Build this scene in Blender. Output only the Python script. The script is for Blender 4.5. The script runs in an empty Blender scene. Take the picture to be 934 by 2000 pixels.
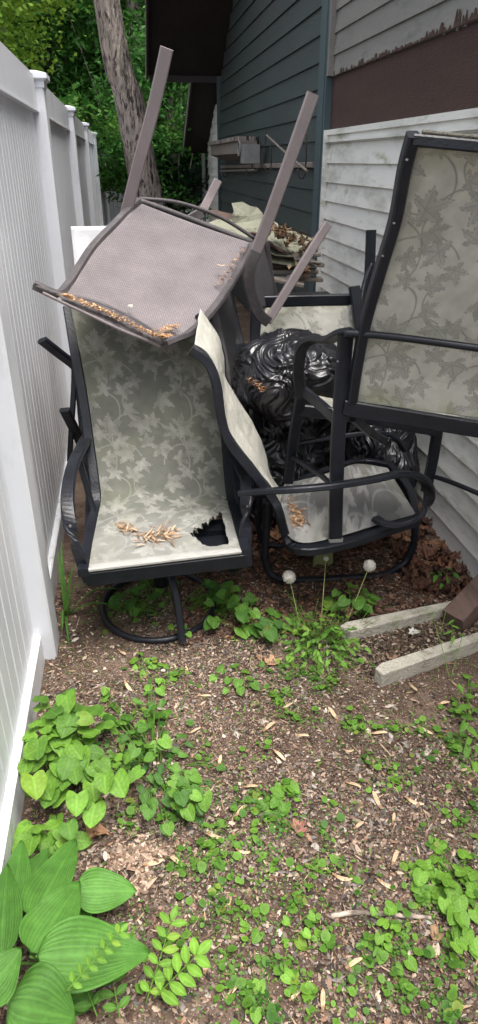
import bpy, math, random
import numpy as np
from mathutils import Vector, noise
random.seed(7); rng = np.random.default_rng(7)
R = math.radians
C = bpy.context.scene.collection
sc = bpy.context.scene

# ------------------------------------------------------------------ camera, sky, sun, exposure
H, FPX, U0, V0 = 1.5, 1300.0, 467.0, 1000.0
TH, YAW = math.atan(686 / 1300), R(8.93)
cF = Vector((math.sin(YAW) * math.cos(TH), math.cos(YAW) * math.cos(TH), -math.sin(TH)))
cR = Vector((math.cos(YAW), -math.sin(YAW), 0))
cU = cR.cross(cF)
cam = bpy.data.objects.new('camera', bpy.data.cameras.new('camera')); C.objects.link(cam)
cam.location = (0, 0, H); cam.rotation_euler = cF.to_track_quat('-Z', 'Y').to_euler()
cam.data.sensor_fit = 'VERTICAL'; cam.data.sensor_height = 24; cam.data.lens = FPX / 2000 * 24
cam.data.clip_start = 0.02; cam.data.clip_end = 500
sc.camera = cam
SUN_EL, SUN_AZ = R(74), R(145)          # azimuth of the light, clockwise from +Y
w = bpy.data.worlds.new('World'); sc.world = w; w.use_nodes = True
nt = w.node_tree; bg = nt.nodes['Background']
sky = nt.nodes.new('ShaderNodeTexSky'); sky.sky_type = 'NISHITA'; sky.sun_disc = False
sky.sun_elevation = SUN_EL; sky.sun_rotation = SUN_AZ; sky.dust_density = 4; sky.air_density = 1.0; sky.ozone_density = 0.6
hs_ = nt.nodes.new('ShaderNodeHueSaturation'); hs_.inputs['Saturation'].default_value = 0.35
nt.links.new(sky.outputs[0], hs_.inputs['Color']); nt.links.new(hs_.outputs[0], bg.inputs[0]); bg.inputs[1].default_value = 0.15
sun = bpy.data.objects.new('sun', bpy.data.lights.new('sun', 'SUN')); C.objects.link(sun)
sun.data.energy = 1.5; sun.data.angle = R(35); sun.data.color = (1, 0.96, 0.90)
sd = Vector((math.sin(SUN_AZ) * math.cos(SUN_EL), math.cos(SUN_AZ) * math.cos(SUN_EL), math.sin(SUN_EL)))
sun.rotation_euler = (-sd).to_track_quat('-Z', 'Y').to_euler(); sun.location = (0, 0, 12)
sc.view_settings.view_transform = 'Standard'; sc.view_settings.look = 'None'
sc.view_settings.exposure = 1.32; sc.view_settings.gamma = 1; sc.view_settings.use_curve_mapping = False

# ------------------------------------------------------------------ where things stand: sight lines met with a known plane
def ray(u, v): return cF + cR * ((u - U0) / FPX) - cU * ((v - V0) / FPX)
def at(u, v, y): d = ray(u, v); return Vector((0, 0, H)) + d * (y / d.y)
def atx(u, v, x): d = ray(u, v); return Vector((0, 0, H)) + d * (x / d.x)
def atz(u, v, z=0.0): d = ray(u, v); return Vector((0, 0, H)) + d * ((z - H) / d.z)

# ------------------------------------------------------------------ materials
def M(name, col, rough=0.7, var=0.25, scale=8.0, bump=0.15, bscale=None, attr=False, stretch=(1, 1, 1), spots=None, metal=0.0, spec=0.4, fine=None, trans=0.0, coord='Object'):
    m = bpy.data.materials.new(name); m.use_nodes = True
    n, l = m.node_tree.nodes, m.node_tree.links
    b = n['Principled BSDF']; b.inputs['Roughness'].default_value = rough; b.inputs['Metallic'].default_value = metal
    b.inputs['Specular IOR Level'].default_value = spec
    tc = n.new('ShaderNodeTexCoord'); mp = n.new('ShaderNodeMapping'); mp.inputs['Scale'].default_value = stretch
    l.new(tc.outputs[coord], mp.inputs[0])
    ns = n.new('ShaderNodeTexNoise'); ns.inputs['Scale'].default_value = scale; ns.inputs['Detail'].default_value = 6; ns.inputs['Roughness'].default_value = 0.65
    l.new(mp.outputs[0], ns.inputs['Vector'])
    rp = n.new('ShaderNodeMapRange'); rp.inputs['From Min'].default_value = 0.3; rp.inputs['From Max'].default_value = 0.7
    rp.inputs['To Min'].default_value = 1 - var; rp.inputs['To Max'].default_value = 1 + var
    l.new(ns.outputs[0], rp.inputs[0])
    vm = n.new('ShaderNodeVectorMath'); vm.operation = 'SCALE'
    if attr:
        a = n.new('ShaderNodeAttribute'); a.attribute_name = 'Col'; l.new(a.outputs['Color'], vm.inputs[0])
    else:
        vm.inputs[0].default_value = col[:3]
    l.new(rp.outputs[0], vm.inputs['Scale'])
    out = vm.outputs[0]
    if spots:                                   # (colour, scale, threshold, softness)
        for sp in spots:
            s2 = n.new('ShaderNodeTexNoise'); s2.inputs['Scale'].default_value = sp[1]; s2.inputs['Detail'].default_value = 8; s2.inputs['Roughness'].default_value = 0.7
            mp2 = n.new('ShaderNodeMapping'); mp2.inputs['Location'].default_value = (sp[1], 3.1, 1.7); mp2.inputs['Scale'].default_value = stretch
            l.new(tc.outputs[coord], mp2.inputs[0]); l.new(mp2.outputs[0], s2.inputs['Vector'])
            r2 = n.new('ShaderNodeMapRange'); r2.inputs['From Min'].default_value = sp[2]; r2.inputs['From Max'].default_value = sp[2] + sp[3]
            l.new(s2.outputs[0], r2.inputs[0])
            mx = n.new('ShaderNodeMix'); mx.data_type = 'RGBA'
            l.new(r2.outputs[0], mx.inputs[0]); l.new(out, mx.inputs[6]); mx.inputs[7].default_value = (*sp[0], 1)
            out = mx.outputs[2]
    l.new(out, b.inputs['Base Color'])
    if bump:
        bs = n.new('ShaderNodeTexNoise'); bs.inputs['Scale'].default_value = bscale or scale * 6; bs.inputs['Detail'].default_value = 5
        l.new(mp.outputs[0], bs.inputs['Vector'])
        bp = n.new('ShaderNodeBump'); bp.inputs['Strength'].default_value = bump; bp.inputs['Distance'].default_value = 0.01
        l.new(bs.outputs[0], bp.inputs['Height']); l.new(bp.outputs[0], b.inputs['Normal'])
    if trans:
        t = n.new('ShaderNodeBsdfTranslucent'); l.new(out, t.inputs[0])
        mxs = n.new('ShaderNodeMixShader'); mxs.inputs[0].default_value = trans
        l.new(b.outputs[0], mxs.inputs[1]); l.new(t.outputs[0], mxs.inputs[2]); l.new(mxs.outputs[0], n['Material Output'].inputs[0])
    return m
def mesh_weave(name, c1, c2, size, bump=0.5):
    m = bpy.data.materials.new(name); m.use_nodes = True
    n, l = m.node_tree.nodes, m.node_tree.links; b = n['Principled BSDF']; b.inputs['Roughness'].default_value = 0.8
    uv = n.new('ShaderNodeUVMap')
    br = n.new('ShaderNodeTexBrick'); br.inputs['Scale'].default_value = 1.0 / size; br.inputs['Mortar Size'].default_value = 0.10
    br.inputs['Brick Width'].default_value = 1.0; br.inputs['Row Height'].default_value = 0.6; br.inputs['Mortar Smooth'].default_value = 0.6
    br.inputs['Color1'].default_value = (*c1, 1); br.inputs['Color2'].default_value = (*[x * 0.9 for x in c1], 1); br.inputs['Mortar'].default_value = (*c2, 1)
    l.new(uv.outputs[0], br.inputs[0])
    ns = n.new('ShaderNodeTexNoise'); ns.inputs['Scale'].default_value = 9; ns.inputs['Detail'].default_value = 6; l.new(uv.outputs[0], ns.inputs['Vector'])
    rp = n.new('ShaderNodeMapRange'); rp.inputs['From Min'].default_value = .3; rp.inputs['From Max'].default_value = .7; rp.inputs['To Min'].default_value = .82; rp.inputs['To Max'].default_value = 1.1
    l.new(ns.outputs[0], rp.inputs[0])
    vm = n.new('ShaderNodeVectorMath'); vm.operation = 'SCALE'; l.new(br.outputs[0], vm.inputs[0]); l.new(rp.outputs[0], vm.inputs['Scale'])
    l.new(vm.outputs[0], b.inputs['Base Color'])
    bp = n.new('ShaderNodeBump'); bp.inputs['Strength'].default_value = bump; bp.inputs['Distance'].default_value = 0.001; bp.invert = True
    l.new(br.outputs['Fac'], bp.inputs['Height']); l.new(bp.outputs[0], b.inputs['Normal'])
    return m

m_vinyl = M('vinyl', (0.75, 0.765, 0.80), 0.40, 0.06, 2.5, 0.04, 30, stretch=(1, 1, .35), spots=[((0.40, 0.42, 0.43), 4, 0.56, 0.3), ((0.30, 0.33, 0.28), 45, 0.70, 0.08)])
m_vinyld = M('vinyl_splashed', (0.70, 0.71, 0.73), 0.5, 0.10, 3, 0.05, 30, spots=[((0.38, 0.38, 0.33), 9, 0.50, 0.25), ((0.22, 0.20, 0.14), 38, 0.60, 0.10)])
m_vinyl2 = M('vinyl_far', (0.50, 0.52, 0.55), 0.5, 0.08, 2.5, 0.03)
m_white = M('white_siding', (0.66, 0.65, 0.61), 0.55, 0.10, 3, 0.25, 60, stretch=(1, .3, 1), spots=[((0.36, 0.36, 0.31), 5, 0.50, 0.2), ((0.25, 0.28, 0.15), 8, 0.58, 0.14), ((0.16, 0.16, 0.15), 30, 0.68, 0.1)])
m_upper = M('shaded_siding', (0.17, 0.163, 0.15), 0.6, 0.15, 4, 0.3, 60, stretch=(1, .3, 1), spots=[((0.07, 0.07, 0.065), 9, 0.55, 0.2)])  # white siding with the overhang's shade put into its base colour; spots are grime
m_green = M('green_siding', (0.038, 0.051, 0.050), 0.6, 0.16, 3, 0.5, 90, stretch=(1, .15, 1), spots=[((0.032, 0.033, 0.034), 8, 0.50, 0.3), ((0.10, 0.11, 0.11), 60, 0.72, 0.05)])
m_greentrim = M('green_trim', (0.050, 0.078, 0.088), 0.55, 0.12, 4, 0.2, 60, stretch=(1, 1, .2))
m_sheath = M('sheathing', (0.046, 0.023, 0.017), 0.8, 0.2, 5, 0.4, 80, stretch=(1, .3, 2), spots=[((0.02, 0.013, 0.012), 14, 0.70, 0.03), ((0.09, 0.06, 0.05), 35, 0.74, 0.03)])
m_soffit = M('soffit', (0.020, 0.016, 0.015), 0.8, 0.3, 6, 0.4, 30, stretch=(1, .3, 1))
m_fascia = M('fascia', (0.035, 0.03, 0.03), 0.7, 0.2, 6, 0.2)
m_drip = M('drip_edge', (0.45, 0.42, 0.40), 0.5, 0.1, 6, 0.0)
m_roof = M('shingle', (0.06, 0.055, 0.05), 0.9, 0.4, 12, 0.5)
m_black = M('black_frame', (0.011, 0.0125, 0.018), 0.36, 0.35, 14, 0.12, 120, spots=[((0.20, 0.20, 0.21), 55, 0.735, 0.02), ((0.026, 0.027, 0.031), 9, 0.60, 0.2)], spec=0.36)
m_brownframe = M('brown_frame', (0.215, 0.180, 0.180), 0.5, 0.10, 10, 0.1, 160, spots=[((0.36, 0.33, 0.33), 60, 0.72, 0.04)], spec=0.4)
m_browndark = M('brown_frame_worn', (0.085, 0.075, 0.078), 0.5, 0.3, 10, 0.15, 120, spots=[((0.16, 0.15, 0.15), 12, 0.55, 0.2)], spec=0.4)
m_weave = mesh_weave('brown_mesh', (0.30, 0.262, 0.268), (0.07, 0.06, 0.062), 0.0095, 1.0)
m_weavew = mesh_weave('white_mesh', (0.62, 0.62, 0.64), (0.38, 0.38, 0.40), 0.006)
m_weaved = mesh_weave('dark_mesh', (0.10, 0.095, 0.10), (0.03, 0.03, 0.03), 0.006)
m_fab = M('sling_fabric', (1, 1, 1), 0.85, 0.07, 20, 0.35, 900, attr=True, spec=0.2, spots=None)
m_bag = M('black_plastic', (0.010, 0.010, 0.013), 0.29, 0.3, 6, 0.35, 14, stretch=(1, 1, .4), spec=0.7)
_n = m_bag.node_tree.nodes; _l = m_bag.node_tree.links
_rt = _n.new('ShaderNodeTexNoise'); _rt.noise_type = 'RIDGED_MULTIFRACTAL'; _rt.inputs['Scale'].default_value = 8.5; _rt.inputs['Detail'].default_value = 4; _rt.inputs['Distortion'].default_value = 1.1
_mp = [x for x in _n if x.type == 'MAPPING'][0]; _l.new(_mp.outputs[0], _rt.inputs['Vector'])
_bp = _n['Bump']; _l.new(_rt.outputs[0], _bp.inputs['Height']); _bp.inputs['Strength'].default_value = 1.0; _bp.inputs['Distance'].default_value = .0045
m_dirt = M('soil', (0.095, 0.062, 0.044), 0.95, 0.45, 14, 1.0, 90, spots=[((0.20, 0.14, 0.105), 3.2, 0.50, 0.12), ((0.05, 0.035, 0.027), 5, 0.56, 0.12), ((0.30, 0.25, 0.22), 120, 0.62, 0.06), ((0.035, 0.07, 0.018), 9, 0.60, 0.1)])
m_chip = M('chips', (1, 1, 1), 0.9, 0.25, 60, 0.2, 300, attr=True, spec=0.2)
m_leaf = M('leaf', (1, 1, 1), 0.5, 0.22, 30, 0.2, 160, attr=True, spec=0.22, trans=0.18)
m_crown = M('crown_leaf', (1, 1, 1), 0.6, 0.2, 1.2, 0.0, attr=True, spec=0.2, trans=0.3)
m_bark = M('bark', (0.30, 0.255, 0.225), 0.95, 0.5, 16, 1.0, 34, stretch=(1, 1, .25), spots=[((0.04, 0.032, 0.03), 34, 0.52, 0.06), ((0.12, 0.15, 0.09), 2.5, 0.58, 0.15)])
m_bark.node_tree.nodes['Bump'].inputs['Distance'].default_value = .05
m_timber = M('timber', (0.14, 0.092, 0.075), 0.9, 0.3, 6, 0.7, 40, stretch=(4, .6, 4))
m_conc = M('pale_slab', (0.46, 0.43, 0.36), 0.9, 0.25, 12, 0.8, 110, spots=[((0.20, 0.17, 0.125), 16, 0.53, 0.15), ((0.25, 0.27, 0.17), 7, 0.56, 0.12), ((0.08, 0.06, 0.05), 60, 0.66, 0.05)])
m_wood = M('old_wood', (0.20, 0.17, 0.145), 0.9, 0.3, 10, 0.5, 60, stretch=(.3, 2, 2))
m_sheet = M('pale_sheet', (0.31, 0.31, 0.23), 0.8, 0.12, 8, 0.3, 70, spots=[((0.13, 0.11, 0.08), 9, 0.54, 0.12)])
m_bin = M('dark_bin', (0.025, 0.025, 0.025), 0.6, 0.3, 8, 0.2)
m_fluff = M('seed_fluff', (0.85, 0.83, 0.78), 0.9, 0.05, 30, 0, trans=0.5)
m_grey = M('grey_plastic', (0.20, 0.20, 0.19), 0.6, 0.2, 12, 0.2)
m_thread = M('thread', (0.28, 0.29, 0.24), 0.9, 0.3, 30, 0)

# ------------------------------------------------------------------ helpers
def tag(o, label=None, cat=None, group=None, kind=None):
    if label: o['label'] = label
    if cat: o['category'] = cat
    if group: o['group'] = group
    if kind: o['kind'] = kind
    return o
def empty(name, loc=(0, 0, 0), **k):
    o = bpy.data.objects.new(name, None); C.objects.link(o); o.location = loc; o.empty_display_size = .1
    return tag(o, **k)
def mesh_obj(name, V, F, mat, parent=None, smooth=False, cols=None, uvs=None, origin=None):
    V = np.asarray(V, dtype=float).reshape(-1, 3)
    off = np.array(parent.matrix_basis.translation) if parent is not None and parent.parent is None else np.zeros(3)
    if parent is not None and parent.parent is not None: off = np.array(parent.parent.location)
    org = np.zeros(3)
    if parent is None:
        org = np.array([V[:, 0].mean(), V[:, 1].mean(), V[:, 2].min()]) if origin is None else np.array(origin)
        off = org
    me = bpy.data.meshes.new(name)
    me.from_pydata((V - off).tolist(), [], F)
    if cols is not None:
        a = me.color_attributes.new('Col', 'FLOAT_COLOR', 'POINT')
        c = np.ones((len(V), 4)); c[:, :3] = np.asarray(cols); a.data.foreach_set('color', c.ravel())
    if uvs is not None:
        ul = me.uv_layers.new(name='UVMap'); idx = np.empty(len(me.loops), dtype=np.int32); me.loops.foreach_get('vertex_index', idx)
        ul.data.foreach_set('uv', np.asarray(uvs)[idx].ravel())
    if smooth: me.polygons.foreach_set('use_smooth', [True] * len(me.polygons))
    me.materials.append(mat); me.update()
    o = bpy.data.objects.new(name, me); C.objects.link(o)
    if parent is not None: o.parent = parent
    else: o.location = org
    return o
class MB:
    def __init__(s): s.V, s.F, s.K = [], [], []
    def add(s, V, F, col=(1, 1, 1)):
        b = len(s.V); s.V += [tuple(v) for v in V]; s.F += [tuple(b + i for i in f) for f in F]
        if len(col) == len(V) and len(V) != 3 or (len(col) and hasattr(col[0], '__len__')): s.K += [tuple(c) for c in col]
        else: s.K += [tuple(col)] * len(V)
        return s
    def box(s, x0, x1, y0, y1, z0, z1, col=(1, 1, 1)):
        return s.add([(x0, y0, z0), (x1, y0, z0), (x1, y1, z0), (x0, y1, z0), (x0, y0, z1), (x1, y0, z1), (x1, y1, z1), (x0, y1, z1)],
                     [(0, 3, 2, 1), (4, 5, 6, 7), (0, 1, 5, 4), (1, 2, 6, 5), (2, 3, 7, 6), (3, 0, 4, 7)], col)
    def prism(s, poly, ext, col=(1, 1, 1)):          # poly: 3-D points, ext: vector
        n = len(poly); P = [Vector(p) for p in poly]; e = Vector(ext)
        return s.add(P + [p + e for p in P], [tuple(range(n - 1, -1, -1)), tuple(range(n, 2 * n))] + [(i, (i + 1) % n, n + (i + 1) % n, n + i) for i in range(n)], col)
    def sweep(s, path, w_, h_=None, up=(0, 0, 1), sub=6, rnd=False, taper=None, col=(1, 1, 1), closed=False):
        h_ = w_ if h_ is None else h_
        P = smooth_path(path, sub, closed)
        if rnd: sec = [(math.cos(a) * .5, math.sin(a) * .5) for a in [i * math.tau / 10 for i in range(10)]]
        else:
            k = min(.3, .12 * max(w_, h_) / max(min(w_, h_), 1e-6)); kx, ky = (.5 - min(.4, .004 / w_)), (.5 - min(.4, .004 / h_))
            sec = [(-kx, -.5), (kx, -.5), (.5, -ky), (.5, ky), (kx, .5), (-kx, .5), (-.5, ky), (-.5, -ky)]
        m, n = len(sec), len(P); V = []
        up = Vector(up)
        for i, p in enumerate(P):
            if closed: t = P[(i + 1) % n] - P[i - 1]
            else: t = P[min(i + 1, n - 1)] - P[max(i - 1, 0)]
            t.normalize(); sd_ = t.cross(up)
            if sd_.length < .05: sd_ = t.cross(Vector((.3, .5, .8)))
            sd_.normalize(); nn = sd_.cross(t)
            f = 1 if taper is None else taper[0] + (taper[1] - taper[0]) * i / (n - 1)
            V += [p + sd_ * (a * w_ * f) + nn * (b * h_ * f) for a, b in sec]
        F = []
        for i in range(n if closed else n - 1):
            j = (i + 1) % n
            F += [(i * m + q, i * m + (q + 1) % m, j * m + (q + 1) % m, j * m + q) for q in range(m)]
        if not closed: F += [tuple(range(m - 1, -1, -1)), tuple(range((n - 1) * m, n * m))]
        return s.add(V, F, col)
    def build(s, name, mat, parent=None, smooth=False, cols=False, origin=None):
        return mesh_obj(name, s.V, s.F, mat, parent, smooth, s.K if cols else None, origin=origin)
def smooth_path(path, sub=6, closed=False):
    P = [Vector(p) for p in path]
    if len(P) < 3 or sub <= 1: return P
    n = len(P); out = []
    for i in range(n if closed else n - 1):
        g = (lambda k: P[k % n]) if closed else (lambda k: P[max(0, min(n - 1, k))])
        p0, p1, p2, p3 = g(i - 1), g(i), g(i + 1), g(i + 2)
        for k in range(sub):
            t = k / sub
            out.append(.5 * ((2 * p1) + (p2 - p0) * t + (2 * p0 - 5 * p1 + 4 * p2 - p3) * t * t + (3 * p1 - p0 - 3 * p2 + p3) * t ** 3))
    if not closed: out.append(P[-1])
    return out
def bar(name, parent, mat, path, w_, h_=None, up=(0, 0, 1), rnd=False, sub=6, closed=False, smooth=None):
    return MB().sweep(path, w_, h_, up, sub, rnd, closed=closed).build(name, mat, parent, smooth=rnd if smooth is None else smooth)
LITTER = []
def gz(x, y):
    return 0.010 * noise.noise(Vector((x * 2.2, y * 2.2, 0))) + 0.006 * noise.noise(Vector((x * 9, y * 9, 3)))
def gat(u, v): p = atz(u, v, 0); return Vector((p.x, p.y, gz(p.x, p.y)))

# ------------------------------------------------------------------ ground
def ground():
    xs = np.concatenate([np.linspace(-60, -3, 12), np.linspace(-2.6, -.7, 10), np.arange(-.6, 1.6, .02), np.linspace(1.8, 5, 8), np.linspace(8, 60, 8)])
    ys = np.concatenate([np.linspace(-40, -1, 8), np.linspace(-.6, .3, 8), np.arange(.34, 3.2, .02), np.linspace(3.4, 12, 24), np.linspace(14, 90, 14)])
    X, Y = np.meshgrid(xs, ys); V = []
    for x, y in zip(X.ravel(), Y.ravel()):
        near = -.7 < x < 1.7 and .2 < y < 3.3
        V.append((x, y, gz(x, y) + (0.004 * noise.noise(Vector((x * 40, y * 40, 1))) if near else 0)))
    nx = len(xs)
    F = [(j * nx + i, j * nx + i + 1, (j + 1) * nx + i + 1, (j + 1) * nx + i) for j in range(len(ys) - 1) for i in range(nx - 1)]
    tag(mesh_obj('ground', V, F, m_dirt, smooth=True, origin=(0, 0, 0)), 'bare brown soil strip between the white fence and the house', 'ground', kind='structure')
ground()

# ------------------------------------------------------------------ the house: green and white lap siding, gable overhang
house = empty('siding_house', (1.3, 5, 0), label='house with green and white lap siding and brown sheathing strip', cat='house')
def laps(mb, y0, y1, z0, z1, step, start, x=1.3, d=0.016):
    zs = [z0] + [start + k * step for k in range(-40, 80) if z0 + .004 < start + k * step < z1 - .004] + [z1]
    for a, b in zip(zs[:-1], zs[1:]):
        f = (b - a) / step
        mb.add([(x - d, y0, a), (x - d, y1, a), (x - d + d * min(1, f), y1, b), (x - d + d * min(1, f), y0, b), (x + .03, y0, a), (x + .03, y1, a), (x + .03, y1, b), (x + .03, y0, b)],
               [(0, 1, 2, 3), (4, 5, 1, 0), (7, 6, 5, 4), (0, 3, 7, 4), (1, 5, 6, 2)])
g = MB()
zt = lambda y: 2.43 + 0.571 * (9.75 - y)                       # underside of the rake over the wall
zs_ = 0.32
lz = 2.33 - 0.145 * 14
k = 0
z = 0.02
while z < 5.2:                                                 # green boards, their far ends cut by the rake
    z2 = z + .145
    yend = min(9.75, 9.75 - (z2 - 2.43) / .571) if z2 > 2.43 else 9.75
    if yend < 4.95: break
    g.add([(1.284, 4.80, z), (1.284, yend, z), (1.3, yend, z2), (1.3, 4.80, z2), (1.33, 4.80, z), (1.33, yend, z), (1.33, yend, z2), (1.33, 4.8, z2)],
          [(0, 1, 2, 3), (4, 5, 1, 0), (7, 6, 5, 4), (0, 3, 7, 4), (1, 5, 6, 2)])
    z = z2
    if abs(z - 0.015) < .01: z = .015
g.build('green_siding', m_green, house)
wm = MB(); laps(wm, -1.5, 4.60, 0.0, 1.64, 0.107, 0.203); wm.build('white_siding', m_white, house)
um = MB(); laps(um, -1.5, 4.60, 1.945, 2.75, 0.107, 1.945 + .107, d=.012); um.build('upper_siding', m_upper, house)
MB().box(1.302, 1.34, -1.5, 4.66, 1.60, 1.99).build('sheathing', m_sheath, house)
def ragged(name, mat, x, base, sgn, amp, seed, thick):
    rd = random.Random(seed); ys, hs = [], []; y = 4.59
    while y > -1.4:
        ys.append(y); c = .5 + .5 * noise.noise(Vector((y * 1.6, seed, 0))); h = (rd.random() ** 3.5) * amp * (.3 + 2.2 * max(0, c - .35)) + .0015
        hs.append(h); y -= rd.uniform(.004, .016)
    n = len(ys); V = [(x, yy, base) for yy in ys] + [(x, yy, base + sgn * h) for yy, h in zip(ys, hs)]; V += [(a + thick, b, c) for a, b, c in V]
    F = [(k, k + 1, n + k + 1, n + k) for k in range(n - 1)] + [(2 * n + k, 3 * n + k, 3 * n + k + 1, 2 * n + k + 1) for k in range(n - 1)] + [(n + k, n + k + 1, 3 * n + k + 1, 3 * n + k) for k in range(n - 1)]
    mesh_obj(name, V, F, mat, house)
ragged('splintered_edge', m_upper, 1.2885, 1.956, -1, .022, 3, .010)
ragged('torn_gap', m_sheath, 1.2835, 1.9445, 1, .050, 8, .004)
MB().box(1.274, 1.3, -1.5, 4.60, 1.64, 1.668).box(1.268, 1.30, -1.5, 4.6, 1.600, 1.612).build('top_trim', m_white, house)
MB().box(1.262, 1.33, 4.60, 4.632, 0.0, 1.668).build('white_channel', m_white, house)
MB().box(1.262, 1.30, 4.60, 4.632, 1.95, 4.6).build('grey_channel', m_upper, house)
MB().box(1.255, 1.34, 4.664, 4.80, 0.0, 5.1).box(1.262, 1.33, 4.635, 4.662, 0, 4.9).build('corner_board', m_greentrim, house)
MB().box(1.255, 1.34, 9.752, 9.80, 0.0, 2.42).build('corner_board', m_greentrim, house)
rf = MB()
prof = [(9.75, 2.43), (5.2, 5.03), (4.9, 5.03), (1.2, 2.72)]  # near slope is unseen, set low and flush so light reaches the chairs
oh = [.41, .41, 1.2]
for (ya, za), (yb, zb) in zip(prof[:-1], prof[1:]):
    xo = .41 if ya > 5.3 else 1.2
    rf.prism([(xo, ya, za), (xo, yb, zb), (xo, yb, zb + .05), (xo, ya, za + .05)], (5, 0, 0))
rf.build('soffit', m_soffit, house)
rf = MB()
for (ya, za), (yb, zb) in zip(prof[:-1], prof[1:]):
    xo = .44 if ya > 5.3 else 1.21
    rf.prism([(xo, ya, za + .052), (xo, yb, zb + .052), (xo, yb, zb + .2), (xo, ya, za + .2)], (5, 0, 0))
rf.build('roof', m_roof, house)
MB().box(.42, 1.25, 9.755, 9.79, 2.36, 2.60).build('eave_board', m_fascia, house)
rf = MB(); dr = MB()
for (ya, za), (yb, zb) in [(prof[0], prof[1])]:
    rf.prism([(.385, ya, za - .05), (.385, yb, zb - .05), (.385, yb, zb + .15), (.385, ya, za + .15)], (.024, 0, 0))
    dr.prism([(.372, ya, za - .055), (.372, yb, zb - .055), (.372, yb, zb - .03), (.372, ya, za - .03)], (.012, 0, 0))
rf.build('rake_board', m_fascia, house); dr.build('drip_edge', m_drip, house)
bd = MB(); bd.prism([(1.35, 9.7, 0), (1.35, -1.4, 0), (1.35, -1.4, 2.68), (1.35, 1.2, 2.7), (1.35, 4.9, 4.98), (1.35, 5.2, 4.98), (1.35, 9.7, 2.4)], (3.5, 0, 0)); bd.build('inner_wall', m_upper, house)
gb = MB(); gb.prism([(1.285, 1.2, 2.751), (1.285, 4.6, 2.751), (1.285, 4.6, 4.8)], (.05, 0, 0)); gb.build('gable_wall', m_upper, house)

shed = empty('lean_to', (1.3, 10.5, 0), label='small white sided lean-to with low sloping roof beyond the green wall', cat='shed')
lw = MB()
for k in range(20):
    z = .02 + k * .107; yend = 11.25
    if z > 1.6: yend = min(11.25, 11.25 - (z - 1.62) / .54)
    if yend < 9.9: break
    lw.add([(1.286, 9.81, z), (1.286, yend, z), (1.3, yend, z + .107), (1.3, 9.81, z + .107), (1.34, 9.81, z), (1.34, yend, z), (1.34, yend, z + .107), (1.34, 9.81, z + .107)],
           [(0, 1, 2, 3), (4, 5, 1, 0), (7, 6, 5, 4), (0, 3, 7, 4), (1, 5, 6, 2)])
lw.build('wall', m_white, shed)
MB().prism([(.957, 9.85, 2.38), (.957, 11.4, 1.60), (.957, 11.4, 1.72), (.957, 9.85, 2.50)], (3, 0, 0)).build('roof', m_soffit, shed)
MB().prism([(.935, 9.85, 2.34), (.935, 11.42, 1.56), (.935, 11.42, 1.74), (.935, 9.85, 2.52)], (.020, 0, 0)).build('rake_board', m_fascia, shed)
MB().prism([(.920, 9.85, 2.34), (.920, 11.42, 1.56), (.920, 11.42, 1.585), (.920, 9.85, 2.365)], (.014, 0, 0)).build('drip_edge', m_drip, shed)
bar('downpipe', shed, m_grey, [(1.23, 11.3, 0), (1.23, 11.3, 1.6)], .05, .05, up=(0, 1, 0))

# ------------------------------------------------------------------ vinyl fence
fence = empty('vinyl_fence', (-.41, 4, 0), label='tall white vinyl privacy fence with capped posts along the left', cat='fence')
posts = [-.65, 1.905, 3.90, 6.18, 8.72, 11.5, 14.6, 17.1]
def post(y, h=1.83):
    x0, x1 = -.465, -.338
    p = MB().add([(x0 + .006, y - .0635, -.02), (x1 - .006, y - .0635, -.02), (x1, y - .0575, -.02), (x1, y + .0575, -.02), (x1 - .006, y + .0635, -.02), (x0 + .006, y + .0635, -.02), (x0, y + .0575, -.02), (x0, y - .0575, -.02)] +
               [(x0 + .006, y - .0635, h), (x1 - .006, y - .0635, h), (x1, y - .0575, h), (x1, y + .0575, h), (x1 - .006, y + .0635, h), (x0 + .006, y + .0635, h), (x0, y + .0575, h), (x0, y - .0575, h)],
               [tuple(range(7, -1, -1)), tuple(range(8, 16))] + [(i, (i + 1) % 8, 8 + (i + 1) % 8, 8 + i) for i in range(8)]).build('post', m_vinyl, fence)
    cx = (x0 + x1) / 2; c = MB()
    def fr(a, z0, b, z1): c.add([(cx - a, y - a, z0), (cx + a, y - a, z0), (cx + a, y + a, z0), (cx - a, y + a, z0), (cx - b, y - b, z1), (cx + b, y - b, z1), (cx + b, y + b, z1), (cx - b, y + b, z1)],
                                [(0, 3, 2, 1), (4, 5, 6, 7), (0, 1, 5, 4), (1, 2, 6, 5), (2, 3, 7, 6), (3, 0, 4, 7)])
    fr(.068, h - .022, .070, h + .002); fr(.070, h + .0025, .086, h + .014); fr(.086, h + .0145, .086, h + .034); fr(.086, h + .0345, .03, h + .050)
    c.build('cap', m_vinyl, p)
for y in posts: post(y)
for a, b in zip(posts[:-1], posts[1:]):
    y0, y1 = a + .0635, b - .0635
    MB().box(-.427, -.376, y0, y1, .0, .105).box(-.424, -.379, y0, y1, .1055, .110).build('bottom_rail', m_vinyld, fence)
    MB().box(-.425, -.376, y0, y1, 1.715, 1.86).box(-.430, -.371, y0, y1, 1.706, 1.712).build('top_rail', m_vinyl, fence)
    pn = MB(); y = y0
    step = (y1 - y0) / round((y1 - y0) / .148)
    while y < y1 - .01:                                         # boards with v-grooves between
        e = min(y1, y + step); xa = -.398; q = step / 2
        pts = [(xa - .012, y), (xa, y + .007), (xa, y + q - .004), (xa - .004, y + q), (xa, y + q + .004), (xa, e - .007), (xa - .012, e)]
        V = [(px, py, .11) for px, py in pts] + [(px, py, 1.706) for px, py in pts]; n = len(pts)
        pn.add(V, [(i, i + 1, n + i + 1, n + i) for i in range(n - 1)]); y = e
    pn.box(-.425, -.412, y0, y1, .11, 1.706); pn.build('panel', m_vinyl, fence)

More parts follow.
